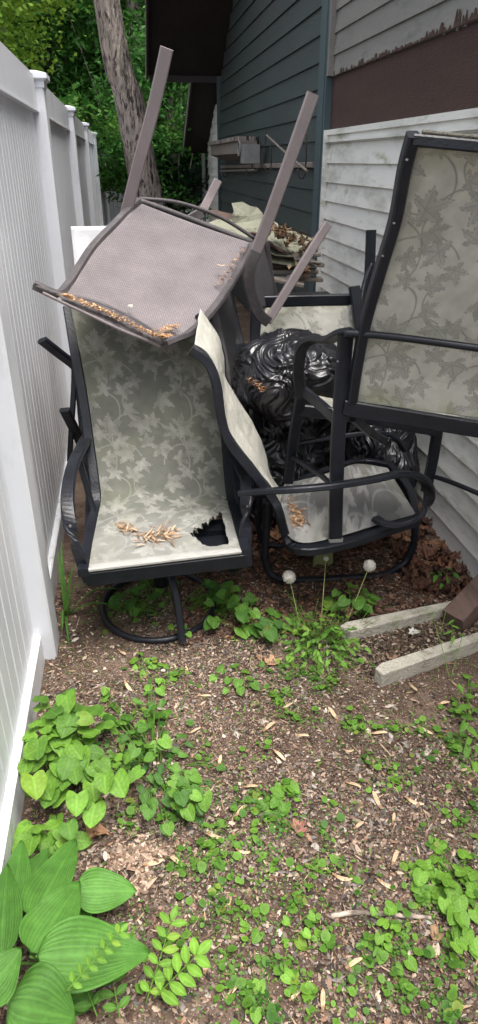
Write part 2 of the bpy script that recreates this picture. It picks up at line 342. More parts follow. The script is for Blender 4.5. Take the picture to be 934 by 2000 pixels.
f2 = empty('return_fence', (0, 17.2, 0), label='grey boarded fence closing off the far end by the corner', cat='fence')
p = MB()
for i in range(5): p.box(-.34 + i * .1, -.245 + i * .1, 17.3, 17.32, 0, 1.6)
p.build('panel', m_vinyl2, f2); MB().box(.17, .27, 17.26, 17.36, 0, 1.55).build('post', m_fascia, f2)  # dark upright stands in for the dark gap beside the panel
f3 = empty('low_fence', (1.5, 18, 0), label='low white picket fence far behind the leaning tree', cat='fence')
p = MB()
for i in range(28): p.box(.5 + i * .11, .595 + i * .11, 18, 18.02, 0, 1.08 + .02 * (i % 2))
p.build('panel', m_vinyl, f3); MB().box(.5, 3.6, 18.025, 18.05, .8, .88).build('rail', m_vinyl, f3)
for x in (1.12, 1.75): MB().box(x, x + .05, 17.9, 17.95, 0, 1.15).build('post', m_fascia, f3)

# ------------------------------------------------------------------ trees
def leaf_cloud(cent, rad, n, size, c1, c2, flat=0.0, clump=0.35, nc=60, droop=0.0, shape='ell', elong=2.0):
    cl = []
    while len(cl) < nc:
        p = rng.uniform(-1, 1, 3)
        if shape == 'cone':
            r = np.hypot(p[0], p[1]); t = (p[2] + 1) / 2
            if r > 1.05 * (1 - t) + .05: continue
        elif np.linalg.norm(p) > 1: continue
        cl.append(p)
    cl = np.array(cl) * rad + cent
    tone = rng.uniform(0, 1, nc)
    idx = rng.integers(0, nc, n)
    d = rng.normal(0, 1, (n, 3)) * clump; d[:, 2] *= (1 - flat) * .8 + .12
    if droop: d[:, 2] -= droop * np.hypot(d[:, 0], d[:, 1]) ** 1.3
    P = cl[idx] + d
    a = rng.normal(0, 1, (n, 3)); a[:, 2] = a[:, 2] * .5 - droop * .8; a /= np.linalg.norm(a, axis=1)[:, None]
    nrm = rng.normal(0, 1, (n, 3)); nrm[:, 2] += 1.2; b = np.cross(nrm, a); b /= np.linalg.norm(b, axis=1)[:, None]
    s = size * rng.uniform(.6, 1.4, n)[:, None]
    V = np.stack([P - a * s * .5 * elong / 2, P + b * s * .32, P + a * s * .5 * elong / 2, P - b * s * .32], 1).reshape(-1, 3)
    F = (np.arange(n)[:, None] * 4 + np.array([0, 1, 2, 3])).tolist()
    t = np.clip(tone[idx] * .6 + rng.uniform(0, .5, n), 0, 1)[:, None]
    col = np.repeat(np.array(c1) * (1 - t) + np.array(c2) * t, 4, 0)
    return V, F, col, cl
def tree(name, label, base, top, r0, r1, crowns, group=None, bend=None, cat='tree', limbs=10):
    t = empty(name, base, label=label, cat=cat, group=group)
    pts = [Vector(base)] + [Vector(q) for q in (bend or [])] + [Vector(top)]
    P = smooth_path(pts, 10); V = []; n = len(P); m = 18
    for i, p in enumerate(P):
        f = i / (n - 1); r = r0 + (r1 - r0) * f + r0 * .5 * math.exp(-f * 14)
        for q in range(m):
            a = q * math.tau / m; rr = r * (1 + .07 * noise.noise(Vector((math.cos(a) * 2.5, math.sin(a) * 2.5, i * .3))) + .03 * math.sin(a * 7 + i * .4))
            V.append((p.x + rr * math.cos(a), p.y + rr * math.sin(a), p.z))
    F = [(i * m + q, i * m + (q + 1) % m, (i + 1) * m + (q + 1) % m, (i + 1) * m + q) for i in range(n - 1) for q in range(m)] + [tuple(range((n - 1) * m, n * m))]
    tr_ = mesh_obj('trunk', V, F, m_bark, t, smooth=True)
    Vs, Fs, Cs, off = [], [], [], 0; lb = MB()
    for c in crowns:
        v, f, co, cl = leaf_cloud(**c); Vs.append(v); Cs.append(co); Fs += (np.array(f) + off).tolist(); off += len(v)
        for q in (cl[:limbs] if not Vs[1:] else []):
            i = min(n - 2, max(int(n * .3), int(n * (q[2] - .6 - base[2]) / max(.1, top[2] - base[2]))))
            s_ = P[i]; lb.sweep([s_, s_.lerp(Vector(q), .5) + Vector((0, 0, .1)), Vector(q)], r1 * .8 + .02, sub=4, rnd=True, taper=(1, .25))
    mesh_obj('crown', np.concatenate(Vs), Fs, m_crown, t, cols=np.concatenate(Cs))
    if lb.V: lb.build('limbs', m_bark, t, smooth=True)
    return t
tb, tt = at(295, 420, 8.5), at(209, 0, 8.5)
tree('leaning_tree', 'large grey barked tree trunk leaning left behind the chair pile', (tb.x + .10, 8.5, 0), (tt.x - .35, 8.6, 7.4), .20, .115,
     [dict(cent=np.array([-.5, 9, 8.5]), rad=np.array([2.0, 2.0, 1.6]), n=5000, size=.16, c1=(.03, .075, .015), c2=(.07, .15, .03), nc=60)],
     bend=[tuple(tb), (tb.x * .5 + tt.x * .5, 8.5, 2.05), tuple(tt)])
DK1, DK2 = (.014, .055, .014), (.14, .38, .07)
hem = dict(flat=.85, droop=.35, nc=90, clump=.40, elong=4.2)
spots_h = [(-3.4, 14.5, 6.5, 1.9), (-1.3, 15.5, 7.5, 2.0), (.4, 14.0, 7.0, 1.7), (2.3, 15.5, 7.2, 2.0)]
lab_h = ['dark hemlock at far left behind the bright maple', 'dark hemlock behind the fence, left of the leaning trunk', 'dark hemlock just behind the leaning trunk', 'dark hemlock with drooping sprays right of the leaning trunk']
for (x, y, hh, rr), lb_ in zip(spots_h, lab_h):
    tree('hemlock_tree', lb_, (x, y, 0), (x, y, hh), .16, .03,
         [dict(cent=np.array([x, y, .55 * hh + .4]), rad=np.array([rr, rr, hh * .5]), n=26000, size=.075, c1=DK1, c2=DK2, **hem)], group='dark hemlocks behind the fence')
q = at(345, 230, 10.5)
tree('young_hemlock', 'brighter green hemlock sprays between the leaning trunk and the eave', (q.x, 11.8, 0), (q.x, 11.8, 4.2), .07, .02,
     [dict(cent=np.array([q.x, 11.8, 2.3]), rad=np.array([.75, .7, 1.4]), n=15000, size=.055, c1=(.02, .075, .018), c2=(.11, .32, .06), flat=.75, droop=.4, nc=46, clump=.26, elong=3.2),
      dict(cent=np.array([q.x + .3, 11.9, 1.35]), rad=np.array([.5, .5, .35]), n=2200, size=.09, c1=(.008, .018, .010), c2=(.015, .035, .016), flat=.1, droop=.7, nc=16, clump=.18, elong=3.5)])
q = at(45, 50, 10)
tree('maple_tree', 'bright yellow green maple leaning over the fence at upper left', (q.x - .9, 10.4, 0), (q.x - .5, 10.2, 4.5), .10, .03,
     [dict(cent=np.array([q.x - .45, 10.2, q.z + .25]), rad=np.array([.95, .8, .85]), n=8000, size=.075, c1=(.09, .20, .02), c2=(.34, .52, .07), nc=44, clump=.17, elong=1.6),
      dict(cent=np.array([q.x + .1, 11.5, 1.95]), rad=np.array([2.3, .6, .35]), n=1500, size=.07, c1=(.06, .15, .02), c2=(.14, .30, .05), nc=14, clump=.12, elong=2)])
v, f, co, _ = leaf_cloud(cent=np.array([0, 23, 5.]), rad=np.array([11, 1.8, 6.5]), n=34000, size=.34, c1=(.010, .03, .012), c2=(.06, .17, .04), nc=420, clump=.75, flat=.3)
tag(mesh_obj('far_woods', v, f, m_crown, cols=co), 'dense dark woods filling the background beyond the yard', 'woods', kind='stuff')

# ------------------------------------------------------------------ sling fabric with a printed leaf pattern
TW, THT = .31, .36
LV = [(.05, .06, 20, .058), (.20, .03, -60, .048), (.26, .15, 100, .055), (.12, .17, -20, .062), (.03, .26, 70, .050), (.20, .29, 190, .056)]
ARC = [(.10, .10, .085, -60, 150), (.22, .21, .09, 90, 300), (.05, .30, .10, -80, 60), (.28, .06, .08, 120, 260), (.15, .36, .12, 190, 330)]
LV += [(.16, .23, 40, .050), (.22, .10, 10, .042), (.08, .19, 150, .044), (.00, .15, -70, .045), (.25, .33, 60, .044), (.28, .24, -100, .046), (.11, .30, 40, .045), (.13, .00, 130, .040)]
def sst(x, w_): return np.clip(.5 - x / (2 * w_), 0, 1)
def floral(u, v, sc_=1.0):
    u = u / sc_; v = v / sc_
    fill = np.zeros_like(u); line = np.zeros_like(u); sw = .0016
    u = u + .005 * np.sin(v * 31) + .003 * np.sin(u * 47 + v * 20); v = v + .004 * np.sin(u * 38); uu, vv = np.mod(u, TW), np.mod(v, THT)
    tid = np.floor(u / TW) * 7 + np.floor(v / THT) * 3
    for ox in (-TW, 0, TW):
        for oy in (-THT, 0, THT):
            for (cx, cy, rr, a0, a1) in ARC:
                dx, dy = uu - cx - ox, vv - cy - oy; a = np.degrees(np.arctan2(dy, dx))
                line = np.maximum(line, sst(np.abs(np.hypot(dx, dy) - rr) - .0020, sw) * (np.mod(a - a0, 360) < (a1 - a0)))
    for ox in (-TW, 0, TW):
        for oy in (-THT, 0, THT):
            for (cx, cy, rt, s) in LV:
                dx, dy = uu - cx - ox, vv - cy - oy; r = np.hypot(dx, dy); ok = r < s * 1.4
                if not ok.any(): continue
                a = np.arctan2(dy, dx) - R(rt); a = np.mod(a + np.pi, 2 * np.pi) - np.pi
                sh = np.zeros_like(a); vein = np.full_like(a, 9.)
                for la, ll in ((0, 1.0), (.98, .88), (-.98, .88), (2.0, .60), (-2.0, .60)):
                    da = np.abs(np.mod(a - la + np.pi, 2 * np.pi) - np.pi)
                    sh = np.maximum(sh, ll * np.clip(1 - (da / .60) ** 1.15, 0, 1) ** .8)
                    vein = np.where(r < ll * s * .9, np.minimum(vein, r * np.sin(np.minimum(da, 1.5))), vein)
                sh = s * (sh * .80 + .26) * (1 + .07 * np.sin(a * 31) + .05 * np.sin(a * 13 + 1))
                d = r - sh; ins = sst(d, sw) * ok
                line = line * (1 - ins)
                fill = np.maximum(fill, ins * (.72 + .28 * np.sin(a * 5 + cx * 40) * (r / s)))
                line = np.maximum(line, np.clip(sst(np.abs(d + .002) - .0012, sw) * ok * .85, 0, 1)); line = np.maximum(line, ins * sst(vein - .0007, sw) * .8)
    return fill, line
def fbm(x, y, s, o=0):
    return np.array([noise.fractal(Vector((a * s, b * s, o)), 1.0, 2.0, 3) for a, b in zip(x, y)])
def catmull_rows(rows, n):
    P = smooth_path([Vector((*l, 0)[:3]) for l in rows], 12)
    return P
def sling(name, parent, left, right, mat, style='pale', sag=.015, du=.0027, hole=None, label=None, uoff=0, tilt=None, psc=1.0, smooth_sub=10, edge_noise=0.0):
    L, Rr = smooth_path(left, smooth_sub), smooth_path(right, smooth_sub)
    mid = [(a + b) / 2 for a, b in zip(L, Rr)]; ln = [0]
    for a, b in zip(mid[:-1], mid[1:]): ln.append(ln[-1] + (b - a).length)
    tot = ln[-1]; nv = max(4, int(tot / du)); wd = (left[0] - right[0]).length; nu = max(4, int(wd / du))
    tl = np.linspace(0, tot, nv + 1)
    def interp(P): A = np.array([tuple(p) for p in P]); return np.stack([np.interp(tl, ln, A[:, k]) for k in range(3)], 1)
    LA, RA = interp(L), interp(Rr)
    s = np.linspace(0, 1, nu + 1)[None, :, None]
    G = LA[:, None, :] * (1 - s) + RA[:, None, :] * s
    du_ = RA - LA; dv_ = np.gradient(LA + RA, axis=0); nn = np.cross(du_, dv_); nn /= np.linalg.norm(nn, axis=1)[:, None] + 1e-9
    sw = np.clip(np.minimum(tl + .02, tot - tl) / (.12 * tot), 0, 1)[:, None, None]; G = G + nn[:, None, :] * (sag * 4 * s * (1 - s)) * sw
    U_ = (np.linspace(0, 1, nu + 1) * wd)[None, :].repeat(nv + 1, 0).ravel() + uoff; V_ = tl[:, None].repeat(nu + 1, 1).ravel()
    V = G.reshape(-1, 3)
    if edge_noise: V = V + (np.array([noise.noise(Vector((a * 14, b * 14, 2))) for a, b in zip(U_, V_)]) * edge_noise)[:, None] * nn.repeat(nu + 1, 0)
    F = []; W = nu + 1
    keep = np.ones((nv, nu), bool)
    if hole is not None:
        for j in range(nv):
            for i in range(nu):
                if hole((i + .5) / nu, (j + .5) / nv): keep[j, i] = False
    for j in range(nv):
        for i in range(nu):
            if keep[j, i]: F.append((j * W + i, j * W + i + 1, (j + 1) * W + i + 1, (j + 1) * W + i))
    cols = None
    if style:
        fill, line = floral(U_, V_, psc)
        n1 = fbm(U_, V_, 5.0); n2 = fbm(U_, V_, 22.0, 5)
        if style == 'pale':     # cream ground, grey-olive leaves with darker lines
            base = np.array([.47, .455, .40]); leaf = np.array([.25, .25, .225]); ink = np.array([.12, .12, .105])
        elif style == 'dim':    # weathered grey-green ground, lighter leaves
            base = np.array([.165, .168, .145]); leaf = np.array([.32, .318, .28]); ink = np.array([.42, .41, .37])
        else:                   # bleached seat
            base = np.array([.19, .187, .18]); leaf = np.array([.42, .41, .39]); ink = np.array([.42, .41, .39])
        f = (fill * (.85 if style == 'pale' else .9) * np.clip(.85 + .7 * n2, .4, 1.1))[:, None]; l_ = (line * (.7 if style == 'pale' else .6))[:, None]
        cols = base * (1 - f) + leaf * f; cols = cols * (1 - l_) + ink * l_
        mil = np.clip((n1 - .02) * 2.2, 0, 1)[:, None] * .30; cols = cols * (1 - mil) + np.array([.20, .21, .14]) * mil
        cols = cols * (1 + .16 * n2)[:, None]
        tv = V_ / tot
        if style == 'dim':      # seat lap lighter: bleaching, plus brightness from the sky painted in
            k_ = np.clip((tv - .70) / .14, 0, 1)[:, None] * .80; cols = cols * (1 - k_) + (cols * .75 + np.array([.14, .135, .135])) * k_
            e_ = np.clip((tv - .975) / .01, 0, 1)[:, None] * .7; cols = cols * (1 - e_) + np.array([.46, .445, .43]) * e_
        if style == 'pale':
            e_ = (np.clip((tv - .90) / .1, 0, 1) * np.clip(.5 + n2 * 1.6, 0, 1))[:, None] * .6; cols = cols * (1 - e_) + np.array([.26, .27, .15]) * e_
            e_ = (np.clip((.12 - tv) / .12, 0, 1) * np.clip(.4 + n2 * 1.6, 0, 1))[:, None] * .8; cols = cols * (1 - e_) + np.array([.27, .25, .18]) * e_
        uu = (U_ - uoff) / wd; em = np.clip((.03 - np.minimum(uu, 1 - uu)) / .03, 0, 1)[:, None] * .3; cols = cols * (1 - em) + np.array([.20, .2, .16]) * em
    o = mesh_obj(name, V, F, mat, parent, smooth=True, cols=cols, uvs=np.stack([U_, V_], 1))
    sm = o.modifiers.new('thickness', 'SOLIDIFY'); sm.thickness = .002; sm.offset = 0
    if label: o['label'] = label
    return o, G

# ------------------------------------------------------------------ chair A: torn floral swivel rocker in front
A = empty('swivel_rocker', (.03, 2.12, 0), label='swivel patio chair with torn floral sling seat standing by the white fence', cat='patio chair')
rowsL = [(136, 590, 2.57), (158, 700, 2.48), (172, 780, 2.41), (183, 860, 2.34), (192, 925, 2.265), (197, 975, 2.20), (190, 1015, 2.09), (181, 1060, 1.95), (173, 1112, 1.785)]
rowsR = [(396, 590, 2.57), (414, 700, 2.49), (425, 780, 2.42), (433, 860, 2.36), (438, 925, 2.29), (443, 972, 2.22), (450, 1000, 2.12), (460, 1038, 1.97), (471, 1076, 1.815)]
AL, AR = [at(*r) for r in rowsL], [at(*r) for r in rowsR]
def holeA(s, t):
    if not (.60 < s < .955 and .66 < t < .975): return False
    n_ = .010 * math.sin(s * 95) + .006 * math.sin(s * 210 + 1)
    if s > .93 + .004 * math.sin(t * 70): return False
    up = .868 - (s - .69) / .25 * .13 + n_
    dn = min(.865 + (s - .645) / .12 * .085 + n_ * .4, .955 + .004 * math.sin(s * 40))
    return up < t < dn
slA, GA = sling('sling', A, AL, AR, m_fab, 'dim', sag=-.022, hole=holeA, uoff=.05, psc=.88)
# frayed threads along the tear
th = MB(); nvA, nuA = GA.shape[0] - 1, GA.shape[1] - 1
for i in range(150):
    s_ = random.uniform(.66, .93); up = .855 - (s_ - .66) / .28 * .16
    p = Vector(GA[int(up * nvA), int(s_ * nuA)]); d = Vector((random.uniform(-.4, .9), random.uniform(-1, -.3), random.uniform(-.9, .1))).normalized()
    L_ = random.uniform(.008, .032); th.sweep([p - d * .006, p + d * L_ * .5, p + d * L_ + Vector((0, 0, -.004))], .0016, sub=2, rnd=False)
th.build('frayed_thread', m_thread, slA)
hem = MB(); hem.sweep([Vector(GA[-1, k]) + Vector((0, 0, -.003)) for k in range(0, GA.shape[1], 20)] + [Vector(GA[-1, -1]) + Vector((0, 0, -.003))], .010, .014, sub=2)
hem.build('hem', M('hem', (.42, .41, .385), .9, .1, 20, .3), slA)
def off(P, dx, dy=0, dz=0): return [p + Vector((dx, dy, dz)) for p in P]
aL = [at(133, 600, 2.60)] + off(AL[1:], -.016, .0, -.012); aR = [at(398, 585, 2.60)] + off(AR[1:], .016, 0, -.012)
bar('side_rail', A, m_black, aL, .028, .036, up=(1, 0, 0)); bar('side_rail', A, m_black, aR, .028, .036, up=(1, 0, 0))
bar('top_rail', A, m_black, [aL[0], aR[0]], .022, rnd=True)
bar('front_rail', A, m_black, [AL[-1] + Vector((-.01, .012, -.040)), AR[-1] + Vector((.012, .012, -.040))], .026, .052)
bar('seat_rail', A, m_black, [aL[5], aR[5]], .03, .02)
MB().sweep([aL[2] + Vector((-.01, .03, -.3)), aL[-2] + Vector((-.0, .0, -.03))], .03, .03).build('side_brace', m_black, A)
# arms: wide flat bars curling down to the seat rail
bar('armrest', A, m_black, [at(172, 850, 2.42), at(160, 873, 2.25), at(144, 905, 2.12), at(134, 950, 2.02), at(133, 1000, 1.93), at(143, 1050, 1.86), at(162, 1100, 1.83), at(176, 1135, 1.84)], .044, .017, up=(0, .6, .8))
bar('armrest', A, m_black, [at(446, 860, 2.42), at(463, 900, 2.27), at(477, 928, 2.15), at(482, 938, 2.06), at(482, 975, 1.99), at(480, 1030, 1.93), at(480, 1105, 1.90)], .044, .017, up=(0, .6, .8))
bar('arm_brace', A, m_black, [at(478, 1100, 1.91), at(455, 1110, 2.0), at(425, 1090, 2.05)], .03, .03)
bar('arm_brace', A, m_black, [at(178, 1135, 1.84), at(205, 1125, 1.95)], .03, .03)
bar('arm_support', A, m_black, [at(150, 880, 2.20), at(185, 1010, 2.14), at(190, 1080, 2.0)], .03, .02, up=(1, 0, 0))
bar('arm_support', A, m_black, [at(452, 880, 2.34), at(468, 985, 2.2), at(480, 1080, 2.0)], .045, .03, up=(1, 0, 0))
cx, cy, rr = .020, 2.095, .220
bar('base_ring', A, m_black, [(cx + rr * math.cos(a) * .95, cy + rr * math.sin(a), gz(cx, cy) + .018) for a in [i * math.tau / 16 for i in range(16)]], .024, .024, rnd=True, closed=True)
bar('spring_post', A, m_black, [(cx + .015, cy, .10), (cx + .015, cy, .36)], .06, rnd=True)
for dx, dy in ((.07, -.26), (-.20, .18), (.2, .19)):
    bar('base_arm', A, m_black, [(cx + dx, cy + dy, .03), (cx + dx * .8, cy + dy * .75, .20), (cx + dx * .2, cy + dy * .2, .33)], .024, .024)
MB().box(cx - .12, cx + .12, cy - .12, cy + .12, .345, .372).build('swivel_plate', m_black, A)

MB().box(cx - .19, cx + .27, 1.885, 1.945, .300, .325).build('tear_filler_bar', m_black, A)  # black bars added beneath the tear to stand in for its darkness
MB().box(cx - .19, cx + .27, 1.965, 2.035, .300, .325).build('tear_filler_bar', m_black, A)
MB().box(cx - .19, cx + .27, 2.055, 2.135, .305, .335).build('tear_filler_bar', m_black, A)
def bolt(par, p, r=.0045):
    m_ = MB(); n = 8; V = [tuple(Vector(p) + Vector((r * math.cos(a), -.002, r * math.sin(a)))) for a in [i * math.tau / n for i in range(n)]]; m_.prism(V, (0, .006, 0)); m_.build('bolt', m_grey, par)
for (u, v, y) in ((124, 992, 1.915), (137, 1028, 1.875), (466, 1078, 1.893), (484, 990, 1.955)): bolt(A, at(u, v, y))

# ------------------------------------------------------------------ chair C: tipped floral chair facing the house
Cc = empty('spring_chair', (.72, 2.2, 0), label='patio chair with bleached leaf print seat facing the house, under the upright chair', cat='patio chair')
z = .35
sNL, sNR, sFR, sFL = atz(552, 1048, z), atz(815, 1003, z), atz(742, 903, z), atz(585, 925, z)
def rnd_seat():
    """seat panel: rounded front corners, sling running from front edge to the back"""
    pass
near = [atz(546, 975, .372), atz(556, 1035, .352), atz(590, 1060, .350), atz(660, 1048, .352), atz(740, 1024, .352), atz(812, 1004, .345)]
far = [atz(556, 945, .372), atz(600, 935, .352), atz(632, 927, .350), atz(665, 916, .352), atz(700, 906, .352), atz(757, 914, .345)]
slC, GC = sling('seat_sling', Cc, near, far, m_fab, 'bleached', sag=-.012, uoff=.12, psc=1.0)
nb = [(380, 672, 2.08), (412, 698, 2.07), (428, 740, 2.06), (436, 800, 2.05), (452, 848, 2.04), (495, 905, 2.02), (536, 960, 2.0), (548, 985, 1.99)]
fb = [(391, 603, 2.42), (421, 646, 2.40), (436, 690, 2.40), (442, 738, 2.38), (485, 812, 2.36), (513, 868, 2.36), (530, 930, 2.34), (552, 965, 2.30)]
NB, FB = [at(*r) for r in nb], [at(*r) for r in fb]
slCb, _ = sling('back_sling', Cc, NB, FB, m_fab, None, sag=.0, du=.008, label='stained white back of the sling seen from its edge', edge_noise=.006)
slCb.data.materials[0] = M('bleached_sling', (.44, .43, .375), .85, .10, 9, .5, 60, stretch=(1, .3, 1), spots=[((.20, .20, .16), 7, .58, .12)])
bar('side_rail', Cc, m_black, off(NB, -.012, -.02, -.01) + [atz(560, 1048, .33), atz(592, 1072, .33), atz(665, 1062, .33), atz(742, 1038, .33), atz(812, 1016, .33)], .030, .050, up=(0, 1, .0))
bar('side_rail', Cc, m_black, off(FB, -.005, .02, -.02) + [atz(600, 935, .325), atz(700, 903, .325), atz(762, 910, .325)], .030, .030, up=(0, 1, 0))
bar('front_rail', Cc, m_black, [atz(812, 1016, .33), atz(800, 960, .33), atz(762, 910, .33)], .03, .03)
bar('armrest', Cc, m_black, [at(470, 963, 1.95), at(560, 957, 1.86), at(640, 950, 1.84), at(720, 938, 1.86), at(780, 926, 1.88), at(818, 930, 1.90), at(838, 955, 1.92), at(835, 985, 1.93), at(815, 1010, 1.93), at(780, 1024, 1.93), at(750, 1022, 1.94), at(733, 1012, 1.97)], .040, .019, up=(0, .25, 1))
bar('armrest', Cc, m_black, [at(560, 870, 2.55), at(680, 850, 2.5), at(760, 848, 2.5), at(790, 880, 2.5)], .03, .018, up=(0, .3, 1))
def loop(y0, y1, name):
    f_ = lambda u, v, y: at(u, v, y)
    bar(name, Cc, m_black, [f_(521, 975, y0), f_(520, 1040, y0), f_(519, 1095, y0), f_(538, 1128, y0 - .01), f_(600, 1133, y0), f_(680, 1129, y0), f_(745, 1124, y0), f_(790, 1100, y1), f_(808, 1060, y1), f_(812, 1020, y1)], .032, .032, rnd=True)
loop(2.17, 2.20, 'base_loop')
P_ = [Vector((p.x + .02, p.y + .26, p.z)) for p in [at(521, 975, 2.17), at(520, 1040, 2.17), at(519, 1095, 2.17), at(545, 1130, 2.17), at(680, 1129, 2.17), at(755, 1124, 2.18), at(805, 1080, 2.2), at(812, 1020, 2.2)]]
bar('base_loop', Cc, m_black, P_, .026, .026, rnd=True)
MB().prism([tuple(gat(612, 1110)), tuple(gat(650, 1105)), tuple(at(650, 1060, 2.28)), tuple(at(618, 1062, 2.28))], (0, .02, 0)).build('spring_leaf', M('mossy_metal', (.16, .18, .07), .9, .2, 20, .4), Cc)

# ------------------------------------------------------------------ chair B: brown mesh chair upside down on top
B = empty('overturned_chair', (.25, 2.6, .95), label='brown mesh chair upside down on the pile, legs in the air', cat='patio chair')
wl = [(277, 398, 2.80), (232, 436, 2.68), (190, 480, 2.56), (163, 520, 2.46), (140, 556, 2.38), (118, 574, 2.32)]
wr = [(488, 474, 2.80), (458, 532, 2.66), (428, 580, 2.54), (395, 622, 2.44), (362, 652, 2.35), (334, 664, 2.29)]
WL, WR = [at(*r) for r in wl], [at(*r) for r in wr]
sling('seat_sling', B, WL, WR, m_weave, None, sag=.018, du=.012)
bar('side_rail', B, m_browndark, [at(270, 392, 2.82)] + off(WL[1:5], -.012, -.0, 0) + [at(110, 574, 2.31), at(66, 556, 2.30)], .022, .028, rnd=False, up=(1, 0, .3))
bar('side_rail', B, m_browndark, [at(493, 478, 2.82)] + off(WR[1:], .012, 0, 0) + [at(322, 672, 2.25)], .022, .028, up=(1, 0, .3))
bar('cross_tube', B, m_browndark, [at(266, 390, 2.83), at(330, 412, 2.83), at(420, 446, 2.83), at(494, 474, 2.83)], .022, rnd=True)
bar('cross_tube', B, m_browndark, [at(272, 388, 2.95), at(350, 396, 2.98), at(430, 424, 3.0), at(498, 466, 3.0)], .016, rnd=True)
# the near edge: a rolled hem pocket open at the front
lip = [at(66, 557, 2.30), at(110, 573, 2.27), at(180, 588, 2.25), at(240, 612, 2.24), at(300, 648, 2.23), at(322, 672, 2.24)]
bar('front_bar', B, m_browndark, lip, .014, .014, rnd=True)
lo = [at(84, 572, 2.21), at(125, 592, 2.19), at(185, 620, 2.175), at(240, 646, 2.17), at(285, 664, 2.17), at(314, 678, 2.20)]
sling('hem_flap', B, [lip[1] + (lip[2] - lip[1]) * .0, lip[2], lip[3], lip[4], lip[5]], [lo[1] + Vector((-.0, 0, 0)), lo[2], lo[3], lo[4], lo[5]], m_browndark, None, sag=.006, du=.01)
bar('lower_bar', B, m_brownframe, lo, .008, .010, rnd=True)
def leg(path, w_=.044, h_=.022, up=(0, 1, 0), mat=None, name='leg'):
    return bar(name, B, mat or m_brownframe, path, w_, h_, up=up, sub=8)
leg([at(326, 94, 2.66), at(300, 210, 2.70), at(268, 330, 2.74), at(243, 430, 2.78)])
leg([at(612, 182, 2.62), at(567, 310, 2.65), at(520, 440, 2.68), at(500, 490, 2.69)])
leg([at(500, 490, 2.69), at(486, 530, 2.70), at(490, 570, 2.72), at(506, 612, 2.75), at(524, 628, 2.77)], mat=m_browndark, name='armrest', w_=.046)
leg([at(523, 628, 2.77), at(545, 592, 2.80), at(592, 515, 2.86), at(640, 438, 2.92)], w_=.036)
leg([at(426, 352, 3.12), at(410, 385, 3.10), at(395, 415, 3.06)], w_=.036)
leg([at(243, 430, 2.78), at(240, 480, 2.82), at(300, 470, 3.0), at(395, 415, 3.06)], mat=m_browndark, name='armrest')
bl, br_ = [at(480, 500, 2.78), at(497, 560, 2.83), at(512, 600, 2.87)], [at(516, 480, 3.05), at(532, 540, 3.08), at(540, 600, 3.1)]
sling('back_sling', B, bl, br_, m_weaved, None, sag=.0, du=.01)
bar('back_rail', B, m_browndark, [at(520, 470, 3.05), at(530, 540, 3.08), at(543, 605, 3.1)], .022, .026, up=(0, 1, 0))
# spatter of bird lime and seeds lie on it: see below

# ------------------------------------------------------------------ chair D: upright floral chair on the right
D = empty('upright_chair', (.85, 1.9, .36), label='tall floral sling chair perched at right, seen from behind', cat='patio chair')
yR = 1.90
RLf, RLt = at(655, 1054, yR), at(676, 652, yR)
dv = Vector((.52, -.15, -.045))
bar('leg', D, m_black, [RLf, at(660, 860, yR), RLt], .045, .022, up=(0, 1, 0), sub=2)
bar('foot_cap', D, m_grey, [RLf + Vector((0, -.001, -.004)), RLf + Vector((0, -.001, .008))], .049, .026, up=(0, 1, 0), sub=1)
RRf, RRt = RLf + dv, RLt + dv
bar('leg', D, m_black, [RRf, RRt], .045, .022, up=(0, 1, 0), sub=2)
FLf = at(562, 945, 2.33)
bar('leg', D, m_black, [FLf, at(573, 860, 2.29), at(588, 770, 2.22)], .040, .022, up=(0, 1, 0), sub=4)
FR = at(832, 958, 2.18)
bar('leg', D, m_black, [FR, at(845, 900, 2.17), at(856, 832, 2.15)], .040, .022, up=(0, 1, 0), sub=4)
# arm: wide flat curl from the front leg over to the rear leg
bar('armrest', D, m_black, [at(590, 778, 2.21), at(584, 740, 2.20), at(584, 705, 2.17), at(592, 675, 2.12), at(612, 663, 2.05), at(640, 664, 1.97), at(665, 652, 1.91), at(690, 648, 1.87)], .040, .018, up=(.15, .6, .8), sub=6)
bar('armrest', D, m_black, [p + dv * 1.02 for p in [at(590, 778, 2.21), at(584, 705, 2.17), at(592, 675, 2.12), at(640, 664, 1.97), at(665, 652, 1.91)]], .040, .020, up=(.9, .3, .2))
bar('back_tube', D, m_black, [at(672, 651, 1.865), at(760, 657, 1.80), at(934, 680, 1.68), at(1080, 702, 1.60)], .021, rnd=True)
rl = at(672, 800, 1.90); rr_ = rl + dv * 1.0
bar('seat_rail', D, m_black, [at(672, 795, 1.892), at(934, 838, 1.775), at(1100, 866, 1.70)], .024, .050, up=(0, 0, 1), sub=1)
bar('front_rail', D, m_black, [at(582, 800, 2.25), at(690, 812, 2.21), at(856, 840, 2.15)], .024, .045, sub=1)
bar('side_rail', D, m_black, [at(595, 765, 2.20), at(625, 790, 2.05), at(668, 828, 1.91)], .024, .035, sub=2)
bar('side_rail', D, m_black, [at(690, 815, 1.95), at(720, 842, 2.12), at(752, 862, 2.2)], .02, .03, sub=2)
bar('stretcher', D, m_black, [at(570, 893, 2.30), at(606, 915, 2.15), at(636, 936, 2.0), at(652, 958, 1.91)], .020, rnd=True)
bar('stretcher', D, m_black, [at(846, 930, 2.17), at(890, 945, 2.05), at(960, 975, 1.90)], .018, rnd=True)
backL = [(808, 262, 1.66), (790, 330, 1.70), (772, 428, 1.75), (745, 520, 1.79), (716, 620, 1.83), (700, 700, 1.86), (687, 785, 1.885)]
BL = [at(*r) for r in backL]; dn = Vector((.50, -.145, -.045))
bar('back_rail', D, m_black, BL, .030, .030, up=(1, 0, 0)); bar('back_rail', D, m_black, [p + dn for p in BL], .030, .030, up=(1, 0, 0))
